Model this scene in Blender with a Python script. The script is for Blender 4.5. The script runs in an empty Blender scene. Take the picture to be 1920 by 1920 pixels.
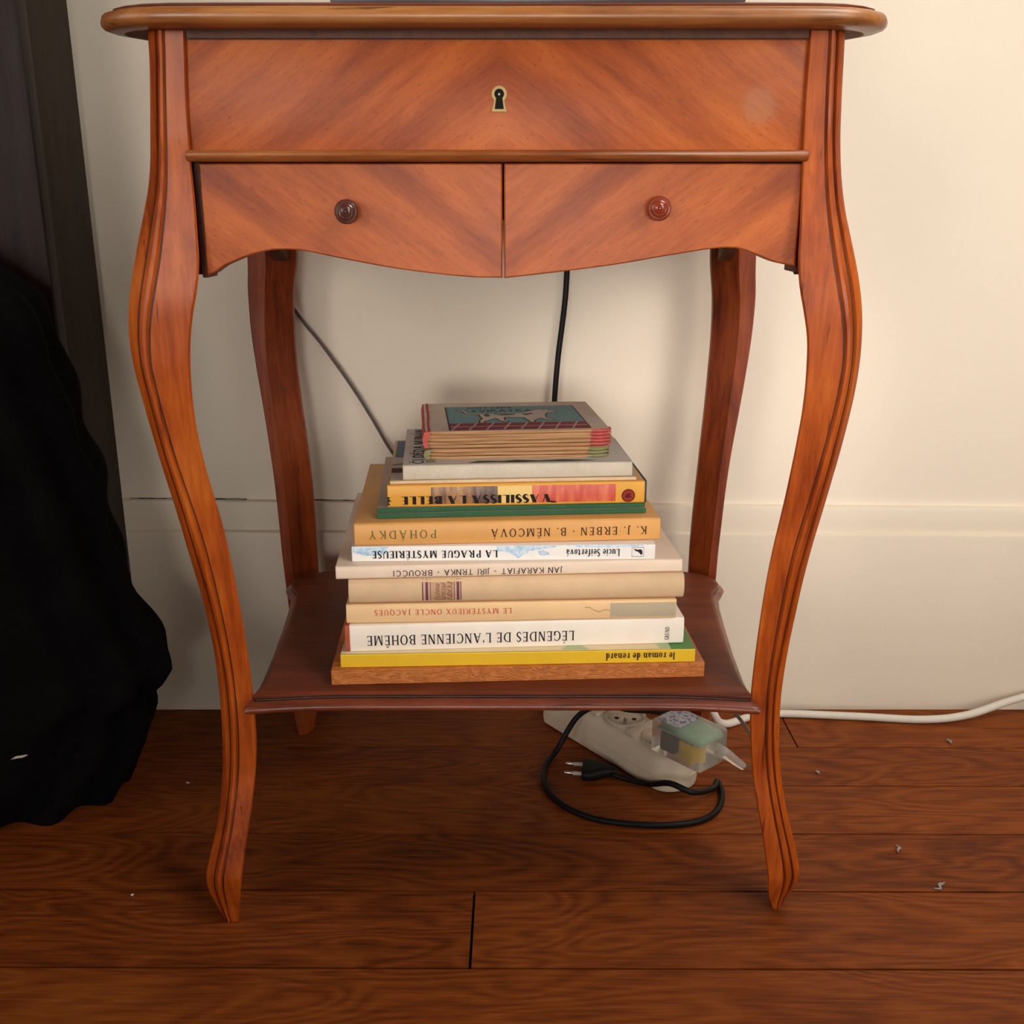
import bpy, bmesh, math, random
from mathutils import Vector, Matrix

# ------------------------------------------------------------------ camera, world, light
scene = bpy.context.scene
C = scene.collection
R = math.radians

cam_data = bpy.data.cameras.new('camera')
cam_data.sensor_width = 36.0
cam_data.lens = 36.0
cam_data.clip_start = 0.02
cam = bpy.data.objects.new('camera', cam_data)
cam.location = (0.0, -0.7375, 0.5755)
cam.rotation_euler = (R(90 - 16.5), 0, 0)
C.objects.link(cam)
scene.camera = cam

world = bpy.data.worlds.new('world')
scene.world = world
world.use_nodes = True
bg = world.node_tree.nodes['Background']
bg.inputs[0].default_value = (1.0, 0.86, 0.74, 1)
bg.inputs[1].default_value = 0.006


def area(name, loc, target, sx, sy, power, color, spread=180):
    l = bpy.data.lights.new(name, 'AREA')
    l.shape = 'RECTANGLE'
    l.size, l.size_y = sx, sy
    l.energy = power
    l.color = color
    l.spread = R(spread)
    o = bpy.data.objects.new(name, l)
    o.location = loc
    o.rotation_euler = (Vector(target) - Vector(loc)).to_track_quat('-Z', 'Y').to_euler()
    C.objects.link(o)
    return o


area('overhead_fill', (0.85, -0.35, 1.75), (0.45, 0.05, 0.0), 0.7, 0.7, 14.5, (1.0, 0.935, 0.84))  # added overhead lamp, source unseen, for the open floor and upper wall
area('window_daylight_right', (1.35, -1.75, 1.05), (0.1, 0.3, 0.45), 1.0, 2.0, 12, (1.0, 0.925, 0.82))
area('right_wall_fill', (1.5, -1.5, 1.25), (0.4, 0.38, 0.60), 0.8, 0.8, 1.7, (1.0, 0.95, 0.87), 50)  # added narrow beam, source unseen, brightens the wall at right
area('low_front_fill', (0.1, -2.2, 0.50), (0.15, 0.35, 0.42), 0.8, 0.35, 0.65, (1.0, 0.955, 0.89), 25)  # added low beam, source unseen, brightens the wall under the table
area('window_daylight_left', (-1.05, -1.9, 0.95), (0.1, 0.2, 0.66), 0.6, 0.8, 1.2, (1.0, 0.92, 0.84), 45)
area('window_daylight_side', (-1.9, -0.85, 1.1), (0.0, 0.1, 0.5), 0.8, 1.2, 9, (1.0, 0.86, 0.76))

vs = scene.view_settings
vs.view_transform = 'Standard'
vs.look = 'None'
vs.gamma = 1.0
vs.exposure = 0.0
vs.use_curve_mapping = False

# ------------------------------------------------------------------ helpers


def tag(o, label=None, cat=None, group=None, kind=None):
    if label:
        o['label'] = label
    if cat:
        o['category'] = cat
    if group:
        o['group'] = group
    if kind:
        o['kind'] = kind
    return o


def empty(name, loc=(0, 0, 0), rz=0.0):
    o = bpy.data.objects.new(name, None)
    o.empty_display_size = 0.05
    o.location = loc
    o.rotation_euler = (0, 0, rz)
    C.objects.link(o)
    return o


def finish(name, bm, mats, parent=None, smooth=35, loc=None, recalc=True):
    if recalc:
        bmesh.ops.recalc_face_normals(bm, faces=bm.faces[:])
    me = bpy.data.meshes.new(name)
    bm.to_mesh(me)
    bm.free()
    if not isinstance(mats, (list, tuple)):
        mats = [mats]
    for m in mats:
        me.materials.append(m)
    if smooth:
        me.shade_smooth()
        me.set_sharp_from_angle(angle=R(smooth))
    o = bpy.data.objects.new(name, me)
    C.objects.link(o)
    if parent:
        o.parent = parent
    if loc:
        o.location = loc
    return o


def add_box(bm, lo, hi, bevel=0.0, seg=2, rot=None):
    r = bmesh.ops.create_cube(bm, size=1.0)
    c = [(lo[i] + hi[i]) / 2 for i in range(3)]
    d = [hi[i] - lo[i] for i in range(3)]
    for v in r['verts']:
        v.co = Vector((v.co[0] * d[0], v.co[1] * d[1], v.co[2] * d[2]))
        if rot is not None:
            v.co = rot @ v.co
        v.co += Vector(c)
    if bevel > 0:
        es = list({e for v in r['verts'] for e in v.link_edges})
        bmesh.ops.bevel(bm, geom=es, offset=bevel, segments=seg, profile=0.6, affect='EDGES', clamp_overlap=True)


def add_poly(bm, pts, mi=0):
    vsx = [bm.verts.new(p) for p in pts]
    f = bm.faces.new(vsx)
    f.material_index = mi
    return f


def add_rings(bm, rings, closed=True, cap=True, mi=None):
    """rings: list of lists of points of equal length; mi(i_ring, j) -> material index"""
    vr = [[bm.verts.new(p) for p in r] for r in rings]
    n = len(rings[0])
    for i in range(len(vr) - 1):
        for j in range(n if closed else n - 1):
            k = (j + 1) % n
            f = bm.faces.new((vr[i][j], vr[i][k], vr[i + 1][k], vr[i + 1][j]))
            if mi:
                f.material_index = mi(i, j)
    if cap:
        bm.faces.new(list(reversed(vr[0])))
        bm.faces.new(vr[-1])
    return vr


def add_lathe(bm, prof, origin, axis, n=28):
    """prof: (radius, distance along axis)"""
    a = Vector(axis).normalized()
    u = a.orthogonal().normalized()
    w = a.cross(u)
    rings = []
    for r, h in prof:
        r = max(r, 1e-5)
        rings.append([Vector(origin) + a * h + (u * math.cos(t) + w * math.sin(t)) * r
                      for t in [2 * math.pi * k / n for k in range(n)]])
    add_rings(bm, rings)


def catmull(pts, sub=8, closed=False):
    P = [Vector(p) for p in pts]
    n = len(P)
    out = []
    rng = range(n if closed else n - 1)
    for i in rng:
        if closed:
            p0, p1, p2, p3 = P[i - 1], P[i], P[(i + 1) % n], P[(i + 2) % n]
        else:
            p1, p2 = P[i], P[i + 1]
            p0 = P[i - 1] if i > 0 else p1 * 2 - p2
            p3 = P[i + 2] if i + 2 < n else p2 * 2 - p1
        for k in range(sub):
            t = k / sub
            out.append(0.5 * ((2 * p1) + (p2 - p0) * t + (2 * p0 - 5 * p1 + 4 * p2 - p3) * t * t
                              + (3 * p1 - p0 - 3 * p2 + p3) * t ** 3))
    if not closed:
        out.append(P[-1].copy())
    return out


def add_tube(bm, pts, rad, n=10, sub=8, flat=1.0, smooth_path=True):
    P = catmull(pts, sub) if smooth_path else [Vector(p) for p in pts]
    rings = []
    up = None
    for i, p in enumerate(P):
        t = (P[min(i + 1, len(P) - 1)] - P[max(i - 1, 0)]).normalized()
        if up is None:
            up = t.orthogonal().normalized()
        up = (up - t * up.dot(t)).normalized()
        sd = t.cross(up)
        rr = rad(i / (len(P) - 1)) if callable(rad) else rad
        rings.append([p + up * math.cos(a) * rr + sd * math.sin(a) * rr * flat
                      for a in [2 * math.pi * k / n for k in range(n)]])
    add_rings(bm, rings)


def interp(x, xs, ys):
    if x <= xs[0]:
        return ys[0]
    for i in range(len(xs) - 1):
        if x <= xs[i + 1]:
            t = (x - xs[i]) / (xs[i + 1] - xs[i])
            return ys[i] + (ys[i + 1] - ys[i]) * t
    return ys[-1]


def offset_loop(loop, d):
    """move a closed 2D loop (counter-clockwise) inward by d"""
    n = len(loop)
    out = []
    for i in range(n):
        p0, p1, p2 = loop[i - 1], loop[i], loop[(i + 1) % n]
        t = Vector((p2[0] - p0[0], p2[1] - p0[1])).normalized()
        out.append((p1[0] - t.y * d, p1[1] + t.x * d))
    return out


# ------------------------------------------------------------------ materials


class NT:
    def __init__(s, name):
        s.m = bpy.data.materials.new(name)
        s.m.use_nodes = True
        s.t = s.m.node_tree
        s.b = s.t.nodes['Principled BSDF']

    def n(s, typ, **kw):
        x = s.t.nodes.new(typ)
        for k, v in kw.items():
            if k in x.inputs.keys() if hasattr(x.inputs, 'keys') else False:
                x.inputs[k].default_value = v
            else:
                setattr(x, k, v)
        return x

    def l(s, a, b):
        s.t.links.new(a, b)

    def coords(s, scale=(1, 1, 1), rot=(0, 0, 0), loc=(0, 0, 0), kind='Object'):
        tc = s.n('ShaderNodeTexCoord')
        mp = s.n('ShaderNodeMapping')
        mp.inputs['Scale'].default_value = scale
        mp.inputs['Rotation'].default_value = rot
        mp.inputs['Location'].default_value = loc
        s.l(tc.outputs[kind], mp.inputs['Vector'])
        return mp.outputs[0]

    def noise(s, vec, scale, detail=4, rough=0.6, dist=0.0):
        x = s.n('ShaderNodeTexNoise')
        x.inputs['Scale'].default_value = scale
        x.inputs['Detail'].default_value = detail
        x.inputs['Roughness'].default_value = rough
        x.inputs['Distortion'].default_value = dist
        s.l(vec, x.inputs['Vector'])
        return x.outputs[0]

    def ramp(s, fac, stops, interp_='LINEAR'):
        x = s.n('ShaderNodeValToRGB')
        x.color_ramp.interpolation = interp_
        e = x.color_ramp.elements
        e[0].position, e[0].color = stops[0][0], (*stops[0][1], 1)
        e[1].position, e[1].color = stops[-1][0], (*stops[-1][1], 1)
        for p, c in stops[1:-1]:
            q = e.new(p)
            q.color = (*c, 1)
        s.l(fac, x.inputs[0])
        return x.outputs[0]

    def math(s, op, a, b=None, c=None, clamp=False):
        x = s.n('ShaderNodeMath')
        x.operation = op
        x.use_clamp = clamp
        for i, q in enumerate((a, b, c)):
            if q is None:
                continue
            if isinstance(q, (int, float)):
                x.inputs[i].default_value = q
            else:
                s.l(q, x.inputs[i])
        return x.outputs[0]

    def mix(s, fac, a, b, blend='MIX'):
        x = s.n('ShaderNodeMix')
        x.data_type = 'RGBA'
        x.blend_type = blend
        for sock, q in ((x.inputs[0], fac), (x.inputs[6], a), (x.inputs[7], b)):
            if isinstance(q, (int, float)):
                sock.default_value = q
            elif isinstance(q, tuple):
                sock.default_value = (*q, 1) if len(q) == 3 else q
            else:
                s.l(q, sock)
        return x.outputs[2]

    def bump(s, h, strength=0.2, dist=0.001):
        x = s.n('ShaderNodeBump')
        x.inputs['Strength'].default_value = strength
        x.inputs['Distance'].default_value = dist
        s.l(h, x.inputs['Height'])
        s.l(x.outputs[0], s.b.inputs['Normal'])

    def base(s, col):
        if isinstance(col, tuple):
            s.b.inputs['Base Color'].default_value = (*col, 1)
        else:
            s.l(col, s.b.inputs['Base Color'])

    def set(s, rough=None, metal=None, coat=None, coat_rough=None, spec=None, trans=None, ior=None):
        B = s.b.inputs
        if rough is not None:
            if isinstance(rough, (int, float)):
                B['Roughness'].default_value = rough
            else:
                s.l(rough, B['Roughness'])
        if metal is not None:
            B['Metallic'].default_value = metal
        if coat is not None:
            B['Coat Weight'].default_value = coat
        if coat_rough is not None:
            B['Coat Roughness'].default_value = coat_rough
        if spec is not None:
            B['Specular IOR Level'].default_value = spec
        if trans is not None:
            B['Transmission Weight'].default_value = trans
        if ior is not None:
            B['IOR'].default_value = ior
        return s.m


def flat(name, col, rough=0.6, var=0.12, scale=120, spec=0.3, metal=0.0, bumps=0.0, coat=0.0):
    t = NT(name)
    v = t.coords()
    n = t.noise(v, scale, 4, 0.6)
    n2 = t.noise(v, scale * 0.13, 3, 0.5)
    f = t.math('MULTIPLY_ADD', n, 0.5, t.math('MULTIPLY', n2, 0.5))
    d = tuple(c * (1 - var) for c in col)
    e = tuple(min(1, c * (1 + var * 0.6)) for c in col)
    t.base(t.ramp(f, [(0.3, d), (0.7, e)]))
    if bumps:
        t.bump(n, bumps, 0.0005)
    return t.set(rough=rough, spec=spec, metal=metal, coat=coat, coat_rough=0.25)


def wood(name, dark, mid, light, along, rough=0.33, coat=0.25, blot=0.5, sc=1.0, spec=0.5, stain=None):
    """solid wood with grain along axis 0/1/2"""
    t = NT(name)
    s1 = [70 * sc] * 3
    s1[along] = 4.0 * sc
    g = t.noise(t.coords(scale=tuple(s1)), 1.0, 6, 0.65, 0.4)
    s2 = [380 * sc] * 3
    s2[along] = 26 * sc
    fine = t.noise(t.coords(scale=tuple(s2)), 1.0, 3, 0.6)
    bl = t.noise(t.coords(), 16 * sc, 4, 0.6)
    f = t.math('ADD', t.math('MULTIPLY', g, 0.55), t.math('MULTIPLY', fine, 0.2))
    f = t.math('ADD', f, t.math('MULTIPLY', bl, blot * 0.5))
    f = t.math('SUBTRACT', f, blot * 0.12)
    col = t.ramp(f, [(0.30, dark), (0.47, mid), (0.66, light)])
    sp = t.noise(t.coords(scale=tuple([q * 0.6 for q in s2])), 1.0, 2, 0.5)
    col = t.mix(t.ramp(sp, [(0.67, (0, 0, 0)), (0.74, (0.75, 0.75, 0.75))]), col, tuple(c * 0.3 for c in dark))
    t.base(col)
    t.bump(f, 0.08, 0.0008)
    rr = t.math('MULTIPLY_ADD', bl, 0.22, rough - 0.1)
    return t.set(rough=rr, coat=coat, coat_rough=0.22, spec=spec)


def veneer(name, sign, cx, dark, mid, light, mark=None):
    """book-matched veneer: diagonal figure mirrored about x = cx"""
    t = NT(name)
    tc = t.n('ShaderNodeTexCoord')
    sp = t.n('ShaderNodeSeparateXYZ')
    t.l(tc.outputs['Object'], sp.inputs[0])
    ax = t.math('ABSOLUTE', t.math('SUBTRACT', sp.outputs[0], cx))
    z = sp.outputs[2]
    a = t.math('MULTIPLY_ADD', ax, sign * 0.72, z)             # across the grain
    b = t.math('MULTIPLY_ADD', z, -sign * 0.72, ax)            # along the grain

    def cmb(p, q):
        k = t.n('ShaderNodeCombineXYZ')
        t.l(t.math('MULTIPLY', a, p), k.inputs[0])
        t.l(t.math('MULTIPLY', b, q), k.inputs[1])
        return k.outputs[0]
    wide = t.noise(cmb(34, 4), 1.0, 4, 0.55, 0.3)
    fine = t.noise(cmb(330, 46), 1.0, 3, 0.6)
    pores = t.noise(cmb(900, 130), 1.0, 2, 0.5)
    bl = t.noise(tc.outputs['Object'], 9, 3, 0.5)
    f = t.math('ADD', t.math('MULTIPLY', wide, 0.60), t.math('MULTIPLY', fine, 0.16))
    f = t.math('ADD', f, t.math('MULTIPLY', bl, 0.26))
    col = t.ramp(f, [(0.38, dark), (0.51, mid), (0.66, light)])
    col = t.mix(t.ramp(pores, [(0.62, (0, 0, 0)), (0.72, (0.55, 0.55, 0.55))]), col, tuple(c * 0.35 for c in dark))
    if mark:
        vm = t.n('ShaderNodeVectorMath')
        vm.operation = 'DISTANCE'
        t.l(tc.outputs['Object'], vm.inputs[0])
        vm.inputs[1].default_value = mark
        dd = t.math('MULTIPLY_ADD', t.noise(tc.outputs['Object'], 120, 3, 0.6), 0.007, vm.outputs[1])
        fm = t.ramp(dd, [(0.0135, (0.32, 0.32, 0.32)), (0.0165, (0, 0, 0))])
        col = t.mix(fm, col, (0.42, 0.22, 0.13))
    t.base(col)
    t.bump(fine, 0.05, 0.0006)
    return t.set(rough=t.math('MULTIPLY_ADD', bl, 0.2, 0.34), coat=0.08, coat_rough=0.3, spec=0.25)


def floor_wood(name):
    t = NT(name)
    oi = t.n('ShaderNodeObjectInfo')
    tc = t.n('ShaderNodeTexCoord')
    off = t.n('ShaderNodeCombineXYZ')
    t.l(t.math('MULTIPLY', oi.outputs['Random'], 37.0), off.inputs[0])
    t.l(t.math('MULTIPLY', oi.outputs['Random'], 11.0), off.inputs[1])
    vm = t.n('ShaderNodeVectorMath')
    vm.operation = 'ADD'
    t.l(tc.outputs['Object'], vm.inputs[0])
    t.l(off.outputs[0], vm.inputs[1])

    def mapped(sc):
        mp = t.n('ShaderNodeMapping')
        mp.inputs['Scale'].default_value = sc
        t.l(vm.outputs[0], mp.inputs['Vector'])
        return mp.outputs[0]
    # cathedral figure: contour lines of a stretched noise field
    field = t.noise(mapped((3.2, 13, 3)), 1.0, 2, 0.45, 0.5)
    lines = t.math('FRACT', t.math('MULTIPLY', field, 17.0))
    lines = t.math('ABSOLUTE', t.math('MULTIPLY_ADD', lines, 2.0, -1.0))
    wob = t.noise(mapped((24, 260, 40)), 1.0, 3, 0.6)
    fine = t.noise(mapped((14, 420, 60)), 1.0, 3, 0.65)
    bl = t.noise(mapped((5, 9, 5)), 1.0, 3, 0.6)
    f = t.math('ADD', t.math('MULTIPLY', lines, 0.13), t.math('MULTIPLY', wob, 0.36))
    f = t.math('ADD', f, t.math('MULTIPLY', fine, 0.30))
    f = t.math('ADD', f, t.math('MULTIPLY', bl, 0.22))
    f = t.math('MULTIPLY_ADD', t.math('SUBTRACT', oi.outputs['Random'], 0.5), 0.10, f)
    col = t.ramp(f, [(0.30, (0.055, 0.0090, 0.0010)), (0.50, (0.175, 0.038, 0.0050)), (0.72, (0.280, 0.076, 0.0120))])
    t.base(col)
    t.bump(f, 0.12, 0.0008)
    return t.set(rough=t.math('MULTIPLY_ADD', bl, 0.25, 0.46), coat=0.0, spec=0.16)


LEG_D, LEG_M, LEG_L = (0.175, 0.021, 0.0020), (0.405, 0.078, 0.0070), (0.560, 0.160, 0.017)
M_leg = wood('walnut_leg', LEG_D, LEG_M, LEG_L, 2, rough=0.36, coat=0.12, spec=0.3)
M_groove = wood('groove_dark', (0.020, 0.005, 0.002), (0.045, 0.010, 0.004), (0.075, 0.020, 0.007), 2, rough=0.5, coat=0.0)  # darker wood tone on the groove faces of legs and shelf
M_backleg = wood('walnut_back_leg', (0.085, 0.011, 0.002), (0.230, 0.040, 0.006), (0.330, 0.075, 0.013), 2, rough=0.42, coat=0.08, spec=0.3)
M_rail = wood('walnut_rail', (0.14, 0.034, 0.009), (0.330, 0.105, 0.028), (0.50, 0.20, 0.062), 0, rough=0.34, coat=0.25)
M_top = wood('walnut_top', (0.15, 0.045, 0.013), (0.36, 0.135, 0.036), (0.56, 0.27, 0.085), 0, rough=0.36, coat=0.25)
M_under = wood('raw_underside', (0.16, 0.10, 0.06), (0.26, 0.17, 0.10), (0.33, 0.23, 0.15), 0, rough=0.8, coat=0.0)
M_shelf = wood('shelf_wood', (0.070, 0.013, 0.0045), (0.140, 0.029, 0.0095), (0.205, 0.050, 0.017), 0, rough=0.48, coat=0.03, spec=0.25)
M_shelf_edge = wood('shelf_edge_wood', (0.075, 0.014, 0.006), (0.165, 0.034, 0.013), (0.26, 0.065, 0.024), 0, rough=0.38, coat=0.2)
VD, VM, VL = (0.220, 0.037, 0.0048), (0.380, 0.078, 0.0095), (0.540, 0.135, 0.0190)
M_panel = veneer('veneer_panel', 1, -0.0085, VD, VM, VL, mark=(0.167, 0.003, 0.643))
M_drawer = veneer('veneer_drawer', -1, -0.006, VD, VM, VL)
M_carcass = wood('carcass_wood', (0.05, 0.014, 0.006), (0.11, 0.034, 0.012), (0.16, 0.055, 0.02), 1, rough=0.6, coat=0.0)
M_brass = flat('brass', (0.40, 0.29, 0.115), rough=0.5, metal=0.6, spec=0.4)
M_black = flat('keyhole_dark', (0.004, 0.003, 0.003), rough=0.8)
M_steelpin = flat('lock_pin', (0.30, 0.27, 0.22), rough=0.35, metal=0.9)
M_knob_l = flat('knob_brown', (0.090, 0.028, 0.022), rough=0.2, spec=0.6, coat=0.5)
M_knob_r = flat('knob_red', (0.26, 0.040, 0.014), rough=0.22, spec=0.6, coat=0.5)
M_floor = floor_wood('oak_floor')
M_sub = flat('joint_dirt', (0.010, 0.006, 0.004), rough=0.95)


def paint(name, col, rough=0.7, bump=0.12):
    t = NT(name)
    n = t.noise(t.coords(), 260, 5, 0.6)
    m = t.noise(t.coords(), 3.0, 3, 0.5)
    s = t.noise(t.coords(scale=(30, 30, 90)), 1.0, 3, 0.6)
    t.base(t.ramp(m, [(0.3, tuple(c * 0.965 for c in col)), (0.7, col)]))
    h = t.math('ADD', t.math('MULTIPLY', n, 0.6), t.math('MULTIPLY', s, 0.6))
    t.bump(h, bump, 0.0012)
    return t.set(rough=rough, spec=0.3)


M_wall = paint('cream_wall', (0.81, 0.715, 0.590))
M_base = paint('cream_skirting', (0.735, 0.640, 0.520), rough=0.5, bump=0.2)

# ------------------------------------------------------------------ the room
WALL_Y = 0.387
bm = bmesh.new()
add_box(bm, (-2.2, WALL_Y, -0.05), (2.2, WALL_Y + 0.15, 2.6))
wall = tag(finish('wall_back', bm, M_wall, smooth=0), kind='structure')

# skirting board: main board with rounded shoulder and a thinner cap, both a little out of level
bm = bmesh.new()


def skirt_section(x):
    k = (x + 0.43) / 0.99
    zc = 0.2590 - 0.0095 * k
    zs = 0.2240 - 0.0045 * k
    y0 = 0.372
    return [(x, WALL_Y, 0.0), (x, y0, 0.0), (x, y0, zs - 0.004), (x, y0 + 0.0008, zs - 0.0012), (x, y0 + 0.0035, zs),
            (x, y0 + 0.0060, zs + 0.0005), (x, y0 + 0.0068, zc - 0.005), (x, y0 + 0.0085, zc - 0.0012), (x, WALL_Y, zc)]


add_rings(bm, [skirt_section(x) for x in (-2.2, -1.0, -0.43, 0.0, 0.56, 1.2, 2.2)])
skirting = tag(finish('baseboard_back', bm, M_base, smooth=40), kind='structure')
# the cracked paint joint along the top of the cap, at the left
rc = random.Random(11)
for x0, x1 in ((-0.435, -0.30), (-0.262, -0.13)):
    bm = bmesh.new()
    pts = []
    k = 0
    x = x0
    while x < x1:
        pts.append((x, WALL_Y - 0.0012 + rc.uniform(-0.0004, 0.0004), 0.2590 - 0.0095 * (x + 0.43) / 0.99 + 0.0002 + rc.uniform(-0.0005, 0.0005)))
        x += rc.uniform(0.006, 0.014)
    add_tube(bm, pts, lambda u: 0.00075 * rc.uniform(0.4, 1.1), n=6, sub=2)
    finish('paint_crack', bm, M_sub, skirting, smooth=0)

# floor: dark bedding with separate oak planks
bm = bmesh.new()
add_box(bm, (-2.2, -2.4, -0.05), (2.2, WALL_Y, -0.006))
floor = tag(finish('floor', bm, M_sub, smooth=0), kind='structure')
FA = -0.004


def plank(x0, x1, y0, y1):
    g = 0.0008 if y0 > 0.05 else 0.0011
    bm_ = bmesh.new()
    cx_, cy_ = (x0 + x1) / 2, (y0 + y1) / 2
    dz = random.uniform(-0.0004, 0.0)
    add_box(bm_, (x0 + g - cx_, y0 + g - cy_, -0.02), (x1 - g - cx_, y1 - g - cy_, dz))
    o = finish('plank', bm_, M_floor, floor, smooth=0)
    ca, sa = math.cos(FA), math.sin(FA)
    px, py = cx_, cy_ - 0.15
    o.location = (px * ca - py * sa, 0.15 + px * sa + py * ca, 0)
    o.rotation_euler = (0, 0, FA)


random.seed(4)
for a, b in ((-2.15, -1.2), (-1.2, 0.318), (0.318, 1.5), (1.5, 2.15)):
    plank(a, b, 0.2835, 0.388)
for a, b in ((-2.15, -0.9), (-0.9, 0.95), (0.95, 2.15)):
    plank(a, b, 0.2042, 0.2835)
rows = [(0.1187, 0.2042, [-0.75, 0.72]), (0.0320, 0.1187, [-1.1, 0.9]), (-0.0638, 0.0320, [-1.3, -0.0325, 1.2]),
        (-0.158, -0.0638, [-0.8, 0.75])]
y = -0.158
while y > -2.3:
    rows.append((y - 0.09, y, [random.uniform(-1.4, -0.3), random.uniform(0.3, 1.5)]))
    y -= 0.09
for y0, y1, cuts in rows:
    xs = [-2.15] + cuts + [2.15]
    for a, b in zip(xs[:-1], xs[1:]):
        plank(a, b, y0, y1)

# ------------------------------------------------------------------ the sewing table
table = empty('sewing_table', (-0.0105, 0.15, 0))
tag(table, 'walnut sewing table with curved cabriole legs, two small drawers and a lower shelf', 'table')
TOFF = Vector((0.0105, -0.15, 0))       # parts are given in room coordinates


def tpart(name, bm_, mats, parent=None, smooth=35):
    o = finish(name, bm_, mats, parent or table, smooth)
    if parent is None:
        o.location = TOFF
    return o


# (height, outer x, inner x, front y) measured down each front leg
LEFT = [(0.6882, -0.2426, -0.2162, 0.0), (0.6726, -0.2431, -0.2171, 0.0), (0.6569, -0.2443, -0.218, 0.0), (0.6409, -0.2457, -0.2186, 0.0), (0.6247, -0.2473, -0.2189, 0.0), (0.6082, -0.2481, -0.2185, -0.0024), (0.5916, -0.25, -0.2175, -0.0049), (0.5749, -0.2538, -0.2165, -0.0074), (0.5581, -0.2581, -0.2161, -0.0099), (0.5411, -0.2622, -0.2158, -0.0123), (0.524, -0.266, -0.2176, -0.0148), (0.5066, -0.269, -0.2219, -0.0156), (0.4889, -0.2708, -0.2255, -0.015), (0.4709, -0.2704, -0.2276, -0.0143), (0.4524, -0.2683, -0.2287, -0.0128), (0.4335, -0.2658, -0.2289, -0.0109), (0.4143, -0.263, -0.2279, -0.009), (0.3947, -0.26, -0.2257, -0.0071), (0.3747, -0.2565, -0.2225, -0.0052), (0.3543, -0.2530, -0.219, -0.0032), (0.3335, -0.2497, -0.2160, -0.0014), (0.3124, -0.2462, -0.2138, 0.0002), (0.2909, -0.2427, -0.212, 0.0018), (0.269, -0.2398, -0.2105, 0.0034), (0.2466, -0.2378, -0.2092, 0.005), (0.2239, -0.2368, -0.2083, 0.0066), (0.2008, -0.2366, -0.2079, 0.008), (0.178, -0.2369, -0.2075, 0.008), (0.1548, -0.2378, -0.2083, 0.008), (0.1313, -0.2394, -0.2106, 0.007), (0.1108, -0.2410, -0.2132, 0.0025), (0.0904, -0.2438, -0.2162, -0.003), (0.0699, -0.2482, -0.2195, -0.0086), (0.0509, -0.2527, -0.222, -0.0145), (0.0439, -0.2537, -0.2231, -0.0154), (0.0317, -0.2538, -0.2251, -0.0139), (0.0164, -0.2506, -0.2275, -0.0108), (0.0, -0.2446, -0.2303, -0.009)]
RIGHT = [(0.6882, 0.2219, 0.1969, 0.0), (0.6726, 0.2225, 0.197, 0.0), (0.6569, 0.223, 0.1969, 0.0), (0.6409, 0.2237, 0.197, 0.0), (0.6247, 0.2246, 0.1974, 0.0), (0.6082, 0.2255, 0.1975, -0.0024), (0.5916, 0.2272, 0.1976, -0.0049), (0.5749, 0.2301, 0.1976, -0.0074), (0.5581, 0.2344, 0.1975, -0.0099), (0.5411, 0.2389, 0.1973, -0.0123), (0.524, 0.2427, 0.1990, -0.0148), (0.5066, 0.2457, 0.2031, -0.0156), (0.4889, 0.2475, 0.207, -0.015), (0.4709, 0.2480, 0.2084, -0.0143), (0.4524, 0.2474, 0.2091, -0.0128), (0.4335, 0.2458, 0.2088, -0.0109), (0.4143, 0.2435, 0.2075, -0.009), (0.3947, 0.2407, 0.2058, -0.0071), (0.3747, 0.2375, 0.2038, -0.0052), (0.3543, 0.2342, 0.2014, -0.0032), (0.3335, 0.2306, 0.1987, -0.0014), (0.3124, 0.2274, 0.1964, 0.0002), (0.2909, 0.2247, 0.1947, 0.0018), (0.269, 0.2225, 0.1935, 0.0034), (0.2466, 0.2203, 0.1926, 0.005), (0.2239, 0.2188, 0.1919, 0.0066), (0.2008, 0.218, 0.1918, 0.008), (0.178, 0.2182, 0.1926, 0.008), (0.1548, 0.2196, 0.1947, 0.008), (0.1313, 0.2223, 0.1977, 0.008), (0.1087, 0.2263, 0.2016, 0.0059), (0.0858, 0.2315, 0.2064, 0.0038), (0.0628, 0.2379, 0.2108, 0.0017), (0.0388, 0.2438, 0.2149, 0.0011), (0.0306, 0.2441, 0.216, 0.0016), (0.0213, 0.2424, 0.2172, 0.0035), (0.0088, 0.2366, 0.2201, 0.0059), (0.0, 0.2321, 0.2239, 0.0074)]


def dense(table_, sub=3):
    return [tuple(p) for p in _cat_n(table_, sub)]


def _cat_n(T, sub):
    n = len(T)
    out = []
    for i in range(n - 1):
        p1, p2 = T[i], T[i + 1]
        p0 = T[i - 1] if i > 0 else p1
        p3 = T[i + 2] if i + 2 < n else p2
        for k in range(sub):
            t = k / sub
            out.append(tuple(0.5 * (2 * b + (c - a) * t + (2 * a - 5 * b + 4 * c - d) * t * t + (3 * b - a - 3 * c + d) * t ** 3)
                             for a, b, c, d in zip(p0, p1, p2, p3)))
    out.append(T[-1])
    return out


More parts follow.
